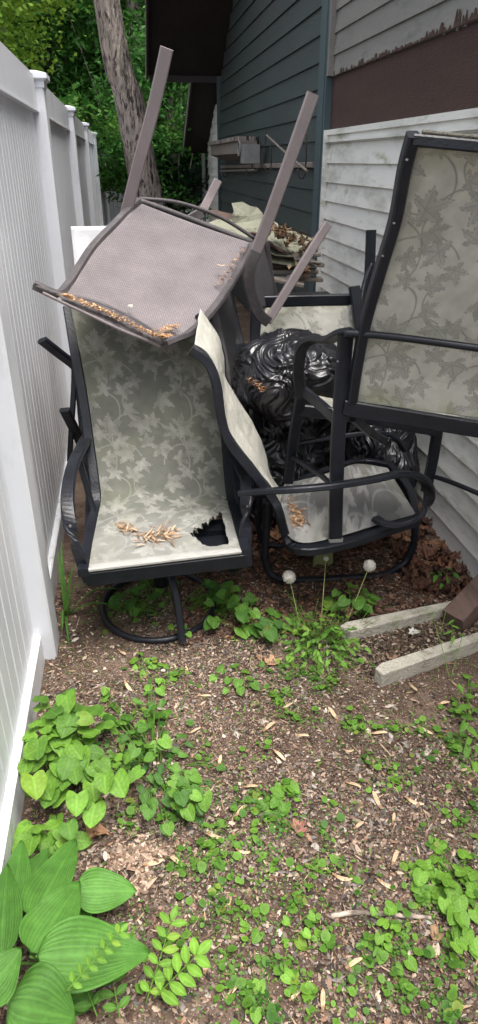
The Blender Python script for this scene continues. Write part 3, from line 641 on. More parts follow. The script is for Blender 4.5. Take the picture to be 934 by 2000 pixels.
SL = [p + Vector((.012, .0, 0)) for p in BL]; SL[0] = SL[0] + Vector((0, 0, -.016))
sling('sling', D, SL, [p + dn - Vector((.024, 0, 0)) for p in SL], m_fab, 'pale', sag=.020, uoff=.06, psc=.95)
for (u, v, y) in ((795, 312, 1.66), (770, 436, 1.715), (748, 500, 1.745), (660, 706, 1.885), (650, 800, 1.885)): bolt(D, at(u, v, y), .0026)
bar('top_bar', D, m_black, [BL[0] + Vector((0, 0, -.012)), BL[0] + dn + Vector((0, 0, -.012))], .022, .026)
mt = MB().sweep([BL[0] + Vector((.02, 0, .004)), BL[0] + dn + Vector((0, 0, .004))], .024, .010, sub=1); mt.build('folded_cloth', M('mossy_cloth', (.17, .16, .13), .95, .4, 60, 1, 300), D)
mv = lambda p: p
sling('seat_sling', D, [at(597, 768, 2.19), at(625, 790, 2.06), at(655, 800, 1.93)], [p + dn for p in [at(597, 768, 2.19), at(625, 790, 2.06), at(655, 800, 1.93)]], m_fab, 'pale', sag=.02, du=.006)

# ------------------------------------------------------------------ chair E: behind the bag, only part shows
E_ = empty('tipped_chair', (.7, 2.95, .5), label='black framed floral chair tipped over behind the black bag', cat='patio chair')
bar('top_rail', E_, m_black, [at(505, 588, 2.95), at(600, 586, 2.93), at(700, 584, 2.92)], .035, .045, sub=1)
bar('side_rail', E_, m_black, [at(692, 560, 2.88), at(700, 620, 2.83), at(708, 690, 2.78), at(714, 780, 2.72)], .046, .028, up=(0, 1, 0), sub=3)
bar('side_rail', E_, m_black, [at(500, 570, 2.95), at(498, 640, 2.9), at(500, 760, 2.82)], .046, .028, up=(0, 1, 0), sub=3)
sling('sling', E_, [at(512, 602, 2.93), at(505, 700, 2.8), at(500, 780, 2.66)], [at(697, 598, 2.90), at(702, 700, 2.78), at(706, 780, 2.64)], m_fab, 'pale', sag=-.02, du=.006)
bar('front_rail', E_, m_black, [at(500, 785, 2.66), at(706, 785, 2.64)], .03, .03, sub=1)
bar('leg', E_, m_black, [at(500, 785, 2.66), at(505, 960, 2.75)], .03, .03, sub=1); bar('leg', E_, m_black, [at(706, 785, 2.64), at(700, 930, 2.8)], .03, .03, sub=1)
G_ = empty('buried_chair', (1.0, 2.95, 0), label='black chair frame leaning on the white siding behind the upright chair', cat='patio chair')
bar('leg', G_, m_black, [at(725, 449, 2.95), at(722, 530, 2.93), at(716, 600, 2.90)], .042, .024, up=(0, 1, 0), sub=3)
bar('armrest', G_, m_black, [at(727, 515, 2.93), at(712, 555, 2.90), at(706, 600, 2.85), at(712, 660, 2.8), at(740, 700, 2.75)], .024, rnd=True)
bar('side_rail', G_, m_black, [at(716, 600, 2.90), at(735, 760, 2.8), at(760, 900, 2.7)], .036, .024, up=(0, 1, 0), sub=3)
bar('cross_bar', G_, m_black, [at(735, 800, 2.76), at(860, 850, 2.5)], .03, .03, sub=1)
bar('leg', G_, m_black, [at(735, 800, 2.76), at(712, 1010, 2.85)], .03, .03, sub=1)

# ------------------------------------------------------------------ chair F: stacked behind chair A, arms stick out on the left
Fk = empty('stacked_chair', (0, 2.8, 0), label='black framed white mesh chair squeezed behind the torn chair beside the fence', cat='patio chair')
bar('armrest', Fk, m_black, [at(82, 664, 2.62), at(115, 690, 2.66), at(150, 718, 2.72), at(158, 740, 2.76)], .044, .020, up=(0, .6, .8), sub=4)
bar('armrest', Fk, m_black, [at(126, 800, 2.55), at(142, 832, 2.6), at(160, 868, 2.66)], .040, .020, up=(0, .6, .8), sub=4)
bar('side_rail', Fk, m_black, [at(131, 600, 2.74), at(143, 650, 2.72), at(145, 740, 2.68), at(140, 830, 2.62), at(136, 900, 2.6)], .022, .022, up=(1, 0, 0), sub=4)
bar('side_rail', Fk, m_black, [at(135, 602, 2.80), at(150, 700, 2.76), at(158, 800, 2.7), at(168, 900, 2.6), at(178, 1010, 2.5)], .028, .028, up=(1, 0, 0), sub=4)
wt = [at(138, 442, 3.15), at(146, 520, 3.05), at(150, 600, 2.98), at(156, 720, 2.9)]; wt2 = [at(262, 438, 3.15), at(270, 520, 3.05), at(276, 600, 2.98), at(280, 720, 2.9)]
sling('sling', Fk, wt, wt2, m_weavew, None, sag=.02, du=.02)
bar('leg', Fk, m_black, [at(178, 1010, 2.5), at(185, 1120, 2.45)], .028, .028, sub=1); bar('leg', Fk, m_black, [at(280, 720, 2.88), at(300, 1040, 2.75)], .028, .028, sub=1)
K_ = empty('dark_chair', (.45, 2.8, 0), label='dark brown framed chair standing behind the pile, left of the black bag', cat='patio chair')
bar('side_rail', K_, m_browndark, [at(412, 575, 2.72), at(424, 640, 2.70), at(440, 720, 2.64), at(452, 850, 2.6)], .036, .022, up=(0, 1, 0), sub=3)
bar('side_rail', K_, m_black, [at(440, 560, 2.95), at(458, 640, 2.90), at(470, 700, 2.84), at(478, 860, 2.8)], .05, .03, up=(0, 1, 0), sub=3)
sling('back_sling', K_, [at(418, 570, 2.78), at(432, 650, 2.74), at(446, 760, 2.7)], [at(450, 560, 2.95), at(466, 650, 2.90), at(478, 760, 2.84)], m_weaved, None, sag=.0, du=.02)
bar('leg', K_, m_black, [at(452, 850, 2.6), at(455, 1000, 2.65)], .03, .03, sub=1); bar('leg', K_, m_black, [at(478, 860, 2.8), at(480, 960, 2.85)], .03, .03, sub=1)

# ------------------------------------------------------------------ black bags
def bag(name, label, cent, rad, seed, knot=False, amp=.11):
    import bmesh
    bm = bmesh.new(); bmesh.ops.create_icosphere(bm, subdivisions=7, radius=1)
    for v in bm.verts:
        d = v.co.normalized(); q = d * 1.5 + Vector((seed, seed * 2, 0))
        f = 1 + .22 * noise.noise(q)
        wob = Vector((noise.noise(d * 2 + Vector((seed, 0, 0))), noise.noise(d * 2 + Vector((0, seed, 0))), noise.noise(d * 2 + Vector((0, 0, seed))))) * .8
        e_ = d + wob * .5; az_ = math.atan2(e_.y, e_.x)
        tri = lambda x_: abs((x_ % 1.0) * 2 - 1) - .5
        g_ = Vector((math.cos(az_), math.sin(az_), e_.z * .9))
        f += amp * .62 * tri(2.3 * noise.noise(g_ * 1.5 + Vector((seed, 1, 0))) + .3)
        f += amp * .44 * tri(2.6 * noise.noise(Vector((g_.x * 3.2, g_.y * 3.2, g_.z * 1.8 + seed))))
        f += amp * .14 * tri(2.8 * noise.noise(Vector((g_.x * 7.0 + seed, g_.y * 7.0, g_.z * 4.0))))
        v.co = Vector((cent[0] + d.x * rad[0] * f, cent[1] + d.y * rad[1] * f, max(.004, cent[2] + d.z * rad[2] * f)))
    V = [tuple(v.co) for v in bm.verts]; F = [tuple(v.index for v in f.verts) for f in bm.faces]; bm.free()
    o = mesh_obj(name, V, F, m_bag, smooth=True); return tag(o, label, 'trash bag')
c_ = at(568, 735, 2.62)
bag('trash_bag', 'big shiny black trash bag on top of the heap behind the upright chair', (c_.x, c_.y, c_.z + .0), (.225, .25, .185), 1.3)
c_ = at(500, 880, 2.75); bag('trash_bag', 'added black filler standing in for the darkness at the bottom of the heap', (c_.x + .06, c_.y + .05, .22), (.26, .26, .28), 5.1)  # bag shape added to fill the dark hollow low in the heap
c_ = at(752, 885, 2.75); bag('trash_bag', 'black trash bag low against the house wall under the upright chair', (c_.x - .02, c_.y, .26), (.17, .2, .24), 9.4)
c_ = at(640, 850, 3.0); bag('trash_bag', 'added black filler standing in for the darkness behind the floral chairs', (c_.x, c_.y + .1, .25), (.26, .2, .30), 14.2)  # extra bag shape put in to darken the space between the chairs

# ------------------------------------------------------------------ debris behind: bin, torn sheets, boards
bn = empty('plastic_bin', (1.02, 3.9, 0), label='dark plastic bin under the torn sheets by the green corner board', cat='bin')
MB().prism([(.78, 3.62, 0), (1.22, 3.62, 0), (1.24, 3.60, .72), (.74, 3.60, .72)], (0, .65, 0)).build('body', m_bin, bn)
MB().box(.72, 1.245, 3.56, 4.29, .72, .76).build('rim', m_bin, bn)
def sheet(label, u, v, y, wx, wy, rz, ti, name='torn_sheet', mat=None, cat='debris'):
    c = at(u, v, y); n = 13; pts = []
    for i in range(n):
        a = i * math.tau / n; k = 1 / max(abs(math.cos(a)), abs(math.sin(a))); k = min(k, 1.25) * random.uniform(.82, 1.05)
        pts.append(Vector((math.cos(a) * k * wx / 2, math.sin(a) * k * wy / 2, .012 * random.uniform(-1, 1))))
    from mathutils import Euler
    e = Euler(ti + (rz,)).to_matrix(); P = [e @ p + c for p in pts]; nrm = e @ Vector((0, 0, 1))
    m_ = MB(); m_.add(P + [p + nrm * .006 for p in P] + [c - nrm * .004, c + nrm * .014], [(i, 2 * n, (i + 1) % n) for i in range(n)] + [(n + i, n + (i + 1) % n, 2 * n + 1) for i in range(n)] + [(i, (i + 1) % n, n + (i + 1) % n, n + i) for i in range(n)])
    return tag(m_.build(name, mat or m_sheet), label, cat, 'torn pale sheets on the bin')
sheet('largest pale torn sheet spread over the back of the heap', 470, 448, 4.0, .46, .34, .3, (.25, -.1))
sheet('pointed torn sheet standing up at the top of the heap', 484, 424, 4.1, .20, .15, .2, (1.1, .2))
sheet('pale green torn sheet under the brown leaves, uppermost on the bin', 560, 470, 3.8, .34, .3, -.3, (.25, .25))
sheet('pale torn sheet in the middle of the bin stack', 545, 490, 3.72, .36, .24, .2, (.15, .2))
sheet('lowest pale torn sheet of the bin stack', 560, 508, 3.70, .32, .22, -.1, (.1, .12))
sheet('narrow torn strip lying beside the raised chair leg', 508, 456, 3.9, .18, .10, .8, (.5, .1))
for k_, (u, v, y, wx, wy, rz, lb_) in enumerate([(555, 530, 3.68, .36, .08, .05, 'grey splintered board just under the torn sheets'), (575, 545, 3.62, .30, .07, -.1, 'short grey board on the bin rim'), (548, 548, 3.5, .28, .08, -.6, 'pale board tilted down in front of the bin'), (590, 515, 3.7, .25, .06, .3, 'short dark board by the green corner')]):
    c = at(u, v, y); m_ = MB(); d = Vector((math.cos(rz), math.sin(rz) * .3, -.25 * abs(rz))) * wx / 2
    m_.sweep([c - d, c + d], wy, .02, sub=1); tag(m_.build('loose_board', m_wood), lb_, 'board', 'loose boards on the bin')
tag(MB().box(1.19, 1.275, 4.38, 4.55, 0, .66).build('utility_box', m_grey), 'small grey box standing against the green corner board', 'box')

for k_, (u, v, y, wx, wy, rz, ti, lb_) in enumerate([(450, 430, 4.3, .34, .22, .5, (.3, .2), 'grey brown torn piece behind the far bar of the overturned chair'), (520, 462, 4.0, .26, .18, -.4, (.6, .1), 'grey brown torn piece tilted against the green wall'),
     (530, 480, 3.62, .28, .12, .6, (.2, .5), 'brown torn piece hanging over the edge of the bin stack'), (598, 508, 3.6, .16, .12, .1, (.2, .3), 'small brown torn piece at the right end of the bin stack'), (500, 440, 4.2, .10, .20, .3, (1.3, .3), 'narrow dark shard standing upright behind the leg')]):
    sheet(lb_, u, v, y, wx, wy, rz, ti, mat=m_wood if k_ % 2 else m_timber)
dl = MB()
for i in range(80):
    u, v, y = random.choice([(560, 458, 3.62), (580, 472, 3.6), (595, 490, 3.6), (540, 450, 3.7), (590, 530, 3.5)]); p = at(u + random.gauss(0, 12), v + random.gauss(0, 5), y + random.gauss(0, .03))
    LITTER.append((tuple(p), random.uniform(.025, .055)))
for k_, (u, v, y, L_, w_, rz, dz, lb_) in enumerate([(500, 470, 3.9, .5, .07, .2, -.10, 'long weathered board slanting through the back of the heap'), (545, 500, 3.75, .45, .05, -.3, .05, 'dark board poking out between the torn sheets'),
      (470, 480, 3.85, .40, .09, .5, .04, 'board end beside the overturned chair'), (585, 540, 3.55, .22, .04, .9, -.1, 'short stub of board on the right of the bin rim'), (520, 520, 3.7, .36, .05, .0, -.03, 'flat board in the middle of the bin stack')]):
    c = at(u, v, y); d = Vector((math.cos(rz), math.sin(rz), dz)) * L_ / 2; tag(MB().sweep([c - d, c + d], w_, .018, sub=1).build('loose_board', m_wood if k_ % 2 else m_timber), lb_, 'board', 'loose boards on the bin')

# ------------------------------------------------------------------ wall rack on the green wall
rk = empty('wall_rack', (1.2, 7.5, 1.45), label='old wooden tool rack with wire hooks on the green wall', cat='rack')
ww = lambda u, v, x=1.25: atx(u, v, x)
bar('rail', rk, m_wood, [ww(612, 322, 1.27), ww(432, 326, 1.27)], .02, .035, up=(0, 0, 1), sub=1)
bar('rail', rk, m_wood, [ww(500, 332, 1.24), ww(432, 334, 1.24)], .03, .02, sub=1)
a_, b_ = ww(478, 300, 1.20), ww(412, 296, 1.15)
MB().prism([(1.10, b_.y - .4, 1.56), (1.10, b_.y - .4, 1.68), (1.27, b_.y - .4, 1.68), (1.27, b_.y - .4, 1.50)], (0, -(b_.y - .4 - 7.0), 0)).build('tray', m_wood, rk)
MB().box(1.07, 1.28, 7.0, b_.y - .35, 1.665, 1.70).build('shelf', m_bark, rk)
for (u, v0_, v1_) in ((519, 252, 279), (530, 280, 330), (599, 262, 340), (492, 318, 338), (444, 328, 342)):
    p, q = ww(u, v0_, 1.235), ww(u, v1_, 1.235); q.y = p.y
    bar('hook', rk, m_fascia, [p, q, q + Vector((-.04, 0, -.02)), q + Vector((-.05, 0, .03))], .012, rnd=True, sub=3)
tag(MB().sweep([ww(521, 264, 1.22), ww(560, 300, 1.2), ww(600, 334, 1.22)], .016, rnd=True).build('bamboo_stick', m_wood), 'thin stick hanging diagonally across the wall rack', 'stick')
cu = empty('hose_reel', tuple(ww(489, 297, 1.15)), label='small grey canister with curled strap at the end of the wall rack', cat='canister')
c = ww(489, 297, 1.15)
MB().box(c.x - .07, c.x + .07, c.y - .09, c.y + .12, c.z - .09, c.z + .06).build('body', m_grey, cu)
bar('strap', cu, m_grey, [c + Vector((-.08 + .0, .12 + .06 * math.cos(a), .03 + .06 * math.sin(a))) for a in [i * math.tau / 10 for i in range(10)]], .02, .012, rnd=True, closed=True)

# ------------------------------------------------------------------ slabs, timber
def slab(name, label, P, h, th_=None):
    n = len(P); m_ = MB(); top = [Vector((p[0], p[1], h + .003 * (i % 2))) for i, p in enumerate(P)]
    return tag(MB().prism([Vector((p[0], p[1], -.02)) for p in P], (0, 0, h + .02)).build(name, m_conc), label, 'edging')
h2 = .050
o = slab('edging_board', 'pale weathered edging board nearest the camera, running to the right edge', [tuple(atz(u, v, h2))[:2] for u, v in ((733, 1304), (745, 1294), (1050, 1196), (1054, 1208), (748, 1318))], h2)
bv = o.modifiers.new('edge', 'BEVEL'); bv.width = .004; bv.segments = 2
h1 = .05
o = slab('edging_board', 'pale weathered edging board behind, under the dandelion seed heads', [tuple(atz(u, v, h1))[:2] for u, v in ((664, 1222), (676, 1214), (885, 1172), (886, 1184), (684, 1234))], h1)
bv = o.modifiers.new('edge', 'BEVEL'); bv.width = .004; bv.segments = 2
tp = MB().sweep([atz(885, 1215, .035), atz(925, 1172, .075), atz(985, 1110, .12)], .085, .075, sub=3)
tag(tp.build('timber_post', m_timber), 'weathered brown timber lying against the wall at the right edge', 'timber')

# ------------------------------------------------------------------ leaves and litter
def green(t, bright=1.0):
    a, b = np.array([.035, .11, .02]), np.array([.18, .36, .045]); return tuple((a * (1 - t) + b * t) * bright)
def leaf(mb, base, tip, width, shape='violet', nrm=(0, 0, 1), nu=8, nv=9, arch=.12, cup=.12, rib=0, col=(.1, .25, .04), col2=None, ribd=.004, wave=0.0):
    base, tip = Vector(base), Vector(tip); ax = tip - base; L_ = ax.length; ax.normalize(); n_ = Vector(nrm); sd_ = ax.cross(n_).normalized(); n_ = sd_.cross(ax)
    V, K, F = [], [], []; ph = random.random() * 6; cv = np.array(col) * random.uniform(.82, 1.12); cv = cv * (1 - .0) + (np.array([.05, .015, 0]) if random.random() < .06 and width < .07 else 0); c2 = np.array(col2 if col2 is not None else [c * 1.5 for c in col])
    for j in range(nv + 1):
        t = j / nv
        if shape == 'violet': wt_ = max(0, (1 - t ** 2.3)) ** .60 * (.74 + .28 * math.sin(math.pi * (t ** .8 * .9 + .08))) * (1 if t < .8 else 1 - .5 * (t - .8))
        elif shape == 'hosta': wt_ = (math.sin(math.pi * min(1, t ** .72)) ** .72) * (1 - .25 * t) if t < 1 else 0
        elif shape == 'blade': wt_ = math.sin(math.pi * (t * .9 + .1)) ** .5 if t < 1 else 0
        else: wt_ = math.sin(math.pi * t) ** .8
        for i in range(-nu, nu + 1):
            s_ = i / nu
            back = -.17 * math.sin(math.pi * min(1, abs(s_) * .75)) * (1 - t) ** 3 if shape == 'violet' else 0
            x = (t + back) * L_; y = s_ * wt_ * width / 2
            z_ = -arch * L_ * (t ** 2) * 1.0 + cup * width * (s_ ** 2) * (1 - .5 * t) + wave * width * math.sin(t * 9 + ph + s_ * 2) * abs(s_) ** 1.5
            c = cv
            if rib:
                q = (abs(s_) * rib + .5) % 1.0; v_ = abs(q - .5) * 2
                z_ += ribd * (v_ - .5) * min(1, wt_ * 1.6) * (1 if i else 0)
                c = cv * (1 - .25 * (1 - v_)) + c2 * .12 * v_
            if abs(i) == 0: c = cv * .55 + c2 * .45; z_ -= .0012 * (1 if rib else .4)
            elif shape == 'violet': c = cv * (.92 if (j * 2 + abs(i)) % 4 else .7) + c2 * (.0 if (j * 2 + abs(i)) % 4 else .3)
            V.append(base + ax * x + sd_ * y + n_ * z_); K.append(tuple(np.clip(c, 0, 1)))
    W = 2 * nu + 1
    for j in range(nv):
        for i in range(W - 1): F.append((j * W + i, j * W + i + 1, (j + 1) * W + i + 1, (j + 1) * W + i))
    mb.add(V, F, K)
def stem(mb, a, b, w_=.0025, col=(.16, .28, .06), sagz=.0):
    a, b = Vector(a), Vector(b); mb.sweep([a, (a + b) / 2 + Vector((0, 0, sagz)), b], w_, sub=3, col=col, taper=(1.2, .8))

# hosta, lower left
hs = empty('hosta', (-.28, .86, 0), label='large ribbed hosta leaves at the bottom left corner', cat='plant')
HL = [((100, 1830, .07), (215, 1700, .07), .09, .2), ((30, 1760, .05), (95, 1650, .06), .07, .2), ((90, 1930, .07), (190, 1960, .06), .09, .1), ((20, 1800, .10), (40, 1635, .13), .085, .3), ((62, 1800, .14), (148, 1628, .10), .105, .5), ((60, 1868, .17), (155, 1715, .16), .115, .45), ((148, 1742, .10), (268, 1738, .08), .100, .6),
      ((72, 1868, .19), (296, 1858, .14), .135, .4), ((2, 1880, .15), (10, 1680, .19), .09, .25), ((14, 1960, .22), (150, 1990, .16), .15, .45), ((-40, 1960, .17), (40, 1850, .20), .1, .4), ((150, 1900, .08), (250, 1800, .08), .09, .3)]
for k_, (b_, t_, w_, tn) in enumerate(HL):
    m_ = MB(); g_ = tuple(np.array([.06, .17, .022]) * (1 - tn) + np.array([.13, .31, .06]) * tn)
    leaf(m_, atz(*b_), atz(*t_), w_, 'hosta', nrm=(-.1, -.35, 1), nu=18, nv=26, arch=.10, cup=.16, rib=7, col=g_, ribd=.0048, wave=.04)
    lf = m_.build('leaf', m_leaf, hs, smooth=True, cols=True)
    p = MB(); stem(p, (-.30 + .01 * k_, .84, .0), atz(*b_), .007, (.13, .25, .06)); p.build('stalk', m_leaf, lf, smooth=True, cols=True)

def clump(name, label, spots, zr=(.03, .10), size=.05, tone=(.3, .8), bend=None, shape='violet', cat='plant', tilt=.5, group=None, wr=1.08):
    """one plant: leaves at the given picture points, stalks from its own foot"""
    pts = [(s_, atz(s_[0], s_[1], random.uniform(*zr) if len(s_) < 3 else s_[2])) for s_ in spots]
    cxm = sum(p.x for _, p in pts) / len(pts); cym = sum(p.y for _, p in pts) / len(pts)
    e = empty(name, (cxm, cym, 0), label=label, cat=cat, group=group); lm, sm_ = MB(), MB()
    if size > .028 and shape == 'violet' and wr > .9: pts = pts + [(0, p + Vector((random.gauss(0, size * .45), random.gauss(0, size * .45), -abs(random.gauss(0, size * .4))))) for _, p in pts if p.z > .01]
    for s_, p in pts:
        if p.z < .008: p.z = .008
        a = random.uniform(0, math.tau); d = Vector((p.x - cxm, p.y - cym, 0))
        if d.length > .01: d.normalize()
        d = (d + Vector((math.cos(a), math.sin(a), 0)) * .8 + Vector((.1, -.55, 0))).normalized()
        L_ = size * random.uniform(.75, 1.25); tn = random.uniform(*tone)
        tip = p + d * L_ * .55 - Vector((0, 0, L_ * .12)); bs = p - d * L_ * .45 + Vector((0, 0, L_ * .10))
        nr = Vector((random.uniform(-.3, .3), random.uniform(-.6, .1), 1))
        leaf(lm, bs, tip, L_ * wr, shape, nr, nu=5, nv=10, arch=.16, cup=random.uniform(-.06, .14), col=green(tn), wave=.04)
        ft = Vector((cxm + (p.x - cxm) * .45 + random.uniform(-.01, .01), cym + (p.y - cym) * .45 + .01, 0)); stem(sm_, ft, bs, .0022, green(.5), .01)
    lm.build('leaves', m_leaf, e, smooth=True, cols=True); sm_.build('stalks', m_leaf, e, smooth=True, cols=True); return e
V1 = [(random.gauss(120, 38), random.gauss(1460, 60)) for _ in range(16)] + [(82, 1362), (130, 1352), (125, 1390), (170, 1405), (158, 1388), (72, 1410), (100, 1430), (135, 1440), (60, 1470), (88, 1460), (118, 1450), (50, 1500), (130, 1500), (112, 1478), (160, 1512), (182, 1545), (190, 1505), (68, 1535), (95, 1555), (150, 1470), (190, 1470), (110, 1520), (175, 1440), (55, 1435), (205, 1530), (150, 1570)]
clump('violet_plant', 'tall clump of heart shaped violet leaves against the fence base', V1, (.06, .16), .049, (.35, .95))
V1b = [(50, 1625), (75, 1640), (98, 1640), (118, 1630), (140, 1625), (60, 1650), (92, 1660), (130, 1650), (75, 1615), (110, 1612), (145, 1640)]
clump('violet_plant', 'low pale clump of violet leaves between the fence and the hosta', V1b, (.03, .08), .036, (.6, .95))
V2 = [(205, 1350), (250, 1400), (280, 1420), (310, 1395), (290, 1455), (240, 1440), (215, 1400), (265, 1510), (290, 1480), (285, 1560), (300, 1572), (262, 1470), (325, 1450), (230, 1480), (340, 1550), (355, 1560), (330, 1620), (360, 1530), (385, 1520), (370, 1590), (385, 1555), (400, 1570), (300, 1380), (345, 1500)]
clump('leafy_weed', 'sprawling mixed weed right of the tall violet clump', V2, (.02, .09), .030, (.15, .8))
V2b = [(random.gauss(285, 45), random.gauss(1450, 55)) for _ in range(60)] + [(random.gauss(350, 40), random.gauss(1550, 30)) for _ in range(25)]
clump('leafy_weed', 'dense dark small leaved weeds between the tall violet clump and the bare soil', V2b, (.005, .05), .026, (.0, .45), wr=.6)
V3 = [(418, 1215, .06), (430, 1160), (445, 1180), (462, 1150), (470, 1190), (490, 1170), (480, 1210), (500, 1200), (455, 1170), (515, 1220), (500, 1235), (530, 1240), (475, 1235), (440, 1145), (530, 1195), (545, 1220)]
clump('violet_plant', 'dark green violet clump beside the round chair base', V3, (.02, .12), .040, (.10, .6))
V4 = [(715, 1160), (690, 1145), (735, 1165), (700, 1180), (720, 1190), (655, 1160), (670, 1175), (640, 1180)]
clump('violet_plant', 'violet leaves under the right dandelion seed head', V4, (.05, .12), .036, (.15, .5))
V5 = [(350, 1235), (335, 1225), (362, 1225), (370, 1240), (300, 1200), (315, 1180), (290, 1170), (330, 1160), (350, 1180), (370, 1165)]
clump('violet_plant', 'small violet leaves inside the ring of the torn chair', V5, (.01, .05), .022, (.2, .8))
V6 = [(828, 1690), (850, 1675), (870, 1690), (845, 1710), (875, 1720), (900, 1700), (912, 1720), (890, 1745), (862, 1745), (900, 1770), (925, 1740), (845, 1740), (885, 1790), (905, 1800), (820, 1715), (830, 1740), (870, 1770), (930, 1790), (915, 1830), (930, 1850), (895, 1850), (810, 1700), (855, 1655), (905, 1665)]
clump('violet_plant', 'bright yellow green clump near the right edge, above the twig', V6, (.01, .05), .029, (.7, 1.0))
V7 = [(905, 1380), (920, 1360), (915, 1400), (930, 1385), (905, 1420), (925, 1430), (915, 1450), (900, 1345), (930, 1340), (912, 1470), (932, 1465), (910, 1320), (928, 1500)]
clump('chickweed_plant', 'green weed cut by the right edge below the edging board', V7, (.01, .08), .030, (.4, .9), wr=.6)
V8 = [(560, 1525), (545, 1545), (575, 1540), (535, 1570), (555, 1580), (525, 1555), (500, 1550), (510, 1575), (540, 1595), (580, 1555)]
clump('violet_plant', 'violet seedling cluster in the middle of the soil', V8, (.005, .03), .030, (.3, .8))
V9 = [(265, 1305), (280, 1318), (300, 1300), (310, 1330), (275, 1275), (325, 1300), (290, 1345), (260, 1290), (340, 1325), (315, 1350)]
clump('violet_plant', 'violet seedlings in front of the round base, left', V9, (.005, .03), .026, (.5, .9))
V10 = [(430, 1310), (445, 1330), (480, 1310), (465, 1335), (490, 1325), (500, 1340), (415, 1325), (440, 1350), (455, 1300), (470, 1350)]
clump('violet_plant', 'violet seedlings in front of the round base, right', V10, (.005, .03), .026, (.3, .8))
V11 = [(765, 1775), (755, 1830), (760, 1850), (745, 1870), (730, 1780), (805, 1885), (775, 1810), (780, 1895), (740, 1835), (750, 1800)]
clump('violet_plant', 'violet seedlings just below the long twig', V11, (.005, .03), .022, (.6, .95))
V12 = [(565, 1910), (480, 1810), (500, 1830), (560, 1800), (600, 1825), (590, 1845), (480, 1770), (510, 1890), (610, 1790), (500, 1780), (560, 1840), (505, 1930), (515, 1960), (500, 1985)]
clump('violet_plant', 'scattered violet seedlings at the bottom middle', V12, (.005, .03), .024, (.6, .95))
V13 = [(random.uniform(560, 700), random.uniform(1190, 1300), random.uniform(.01, .09)) for _ in range(70)] + [(560, 1255), (575, 1235), (590, 1250), (610, 1240), (600, 1265), (625, 1262), (650, 1250), (640, 1275), (660, 1265), (680, 1255), (665, 1285), (690, 1275), (700, 1290), (615, 1285), (640, 1295), (580, 1270), (720, 1270), (670, 1300), (650, 1230), (625, 1225), (700, 1260), (590, 1225)]
clump('chickweed_plant', 'bushy green weeds around the dandelion stems', V13, (.01, .10), .022, (.35, .9), wr=.55)
V14 = [(860, 1120), (880, 1112), (850, 1130), (875, 1135), (893, 1125), (862, 1145), (845, 1118)]
clump('ash_seedling', 'small seedling in the brown leaf litter by the house wall', V14, (.05, .09), .032, (.15, .5), wr=.5)
V15 = [(880, 1215), (892, 1225), (875, 1235), (905, 1240), (885, 1250)]
clump('grass_weed', 'thin weed between the edging boards and the timber', V15, (.03, .10), .026, (.5, .9), wr=.35)
V16 = [(random.uniform(215, 340), random.uniform(1120, 1200)) for _ in range(14)] + [(random.uniform(400, 470), random.uniform(1130, 1190)) for _ in range(10)]
clump('violet_plant', 'dim violet leaves in the shade behind the round chair base', V16, (.02, .10), .032, (.05, .35))  # low tone range paints the shade under the chair into these leaves
# compound-leaf seedling beside the hosta
lc = empty('locust_seedling', tuple(atz(300, 1900, 0)), label='yellow green seedling with paired leaflets right of the hosta', cat='plant')
for k_, (b_, t_, n_, sz) in enumerate([((285, 1960, .03), (335, 1800, .10), 6, .030), ((300, 1950, .04), (385, 1865, .09), 5, .040), ((130, 1935, .20), (235, 1820, .23), 7, .020), ((190, 1985, .08), (150, 1880, .10), 4, .034), ((235, 1990, .08), (215, 1890, .10), 4, .030)]):
    m_ = MB(); b0, t0 = atz(*b_), atz(*t_); ax = (t0 - b0).normalized(); sd_ = ax.cross(Vector((0, 0, 1))).normalized(); tn = [.85, .95, .75, .3, .3][k_]
    stem(m_, b0, t0, .0022, green(.6))
    for i in range(n_):
        p = b0.lerp(t0, (i + .8) / n_)
        for s_ in (-1, 1): leaf(m_, p, p + (sd_ * s_ + ax * .45) * sz * random.uniform(.85, 1.1), sz * .5, 'oval', nrm=(0, -.4, 1), nu=3, nv=6, arch=.15, col=green(tn + random.uniform(-.1, .05)))
    leaf(m_, t0, t0 + ax * sz, sz * .5, 'oval', nrm=(0, -.4, 1), nu=3, nv=6, col=green(tn))
    m_.build('frond', m_leaf, lc, smooth=True, cols=True)
    if k_ == 2: pass
p = MB(); stem(p, tuple(atz(300, 1900, 0)), atz(285, 1960, .03), .003); stem(p, tuple(atz(250, 1900, 0)), atz(130, 1935, .20), .003); p.build('stalk', m_leaf, lc, smooth=True, cols=True)
# strap leaved plant by the fence
ir = empty('daylily', tuple(gat(135, 1180)), label='strap leaved plant growing between the fence post and the torn chair', cat='plant')
m_ = MB(); f0 = gat(130, 1200)
for (u, v, zz, ww_) in ((112, 1075, .14, .012), (120, 1055, .22, .013), (165, 1140, .12, .012), (135, 1260, .02, .014), (122, 1230, .06, .014), (150, 1100, .18, .010), (250, 1195, .02, .012), (235, 1150, .10, .010)):
    t0 = atz(u, v, zz); mid = (f0 + t0) / 2 + Vector((0, 0, .05)); n = 9; Vv, Ff = [], []
    P = smooth_path([f0, mid, t0], 5); sdv = (t0 - f0).cross(Vector((0, 0, 1))).normalized() if abs((t0 - f0).normalized().z) < .9 else Vector((1, 0, 0))
    for i, p in enumerate(P):
        w2 = ww_ / 2 * (1 - (i / (len(P) - 1)) ** 2) + .0006; Vv += [p - sdv * w2, p - Vector((0, 0, w2 * .5)), p + sdv * w2]
    for i in range(len(P) - 1): Ff += [(i * 3, i * 3 + 1, i * 3 + 4, i * 3 + 3), (i * 3 + 1, i * 3 + 2, i * 3 + 5, i * 3 + 4)]
    m_.add(Vv, Ff, green(random.uniform(.15, .45)))
m_.build('blades', m_leaf, ir, smooth=True, cols=True)

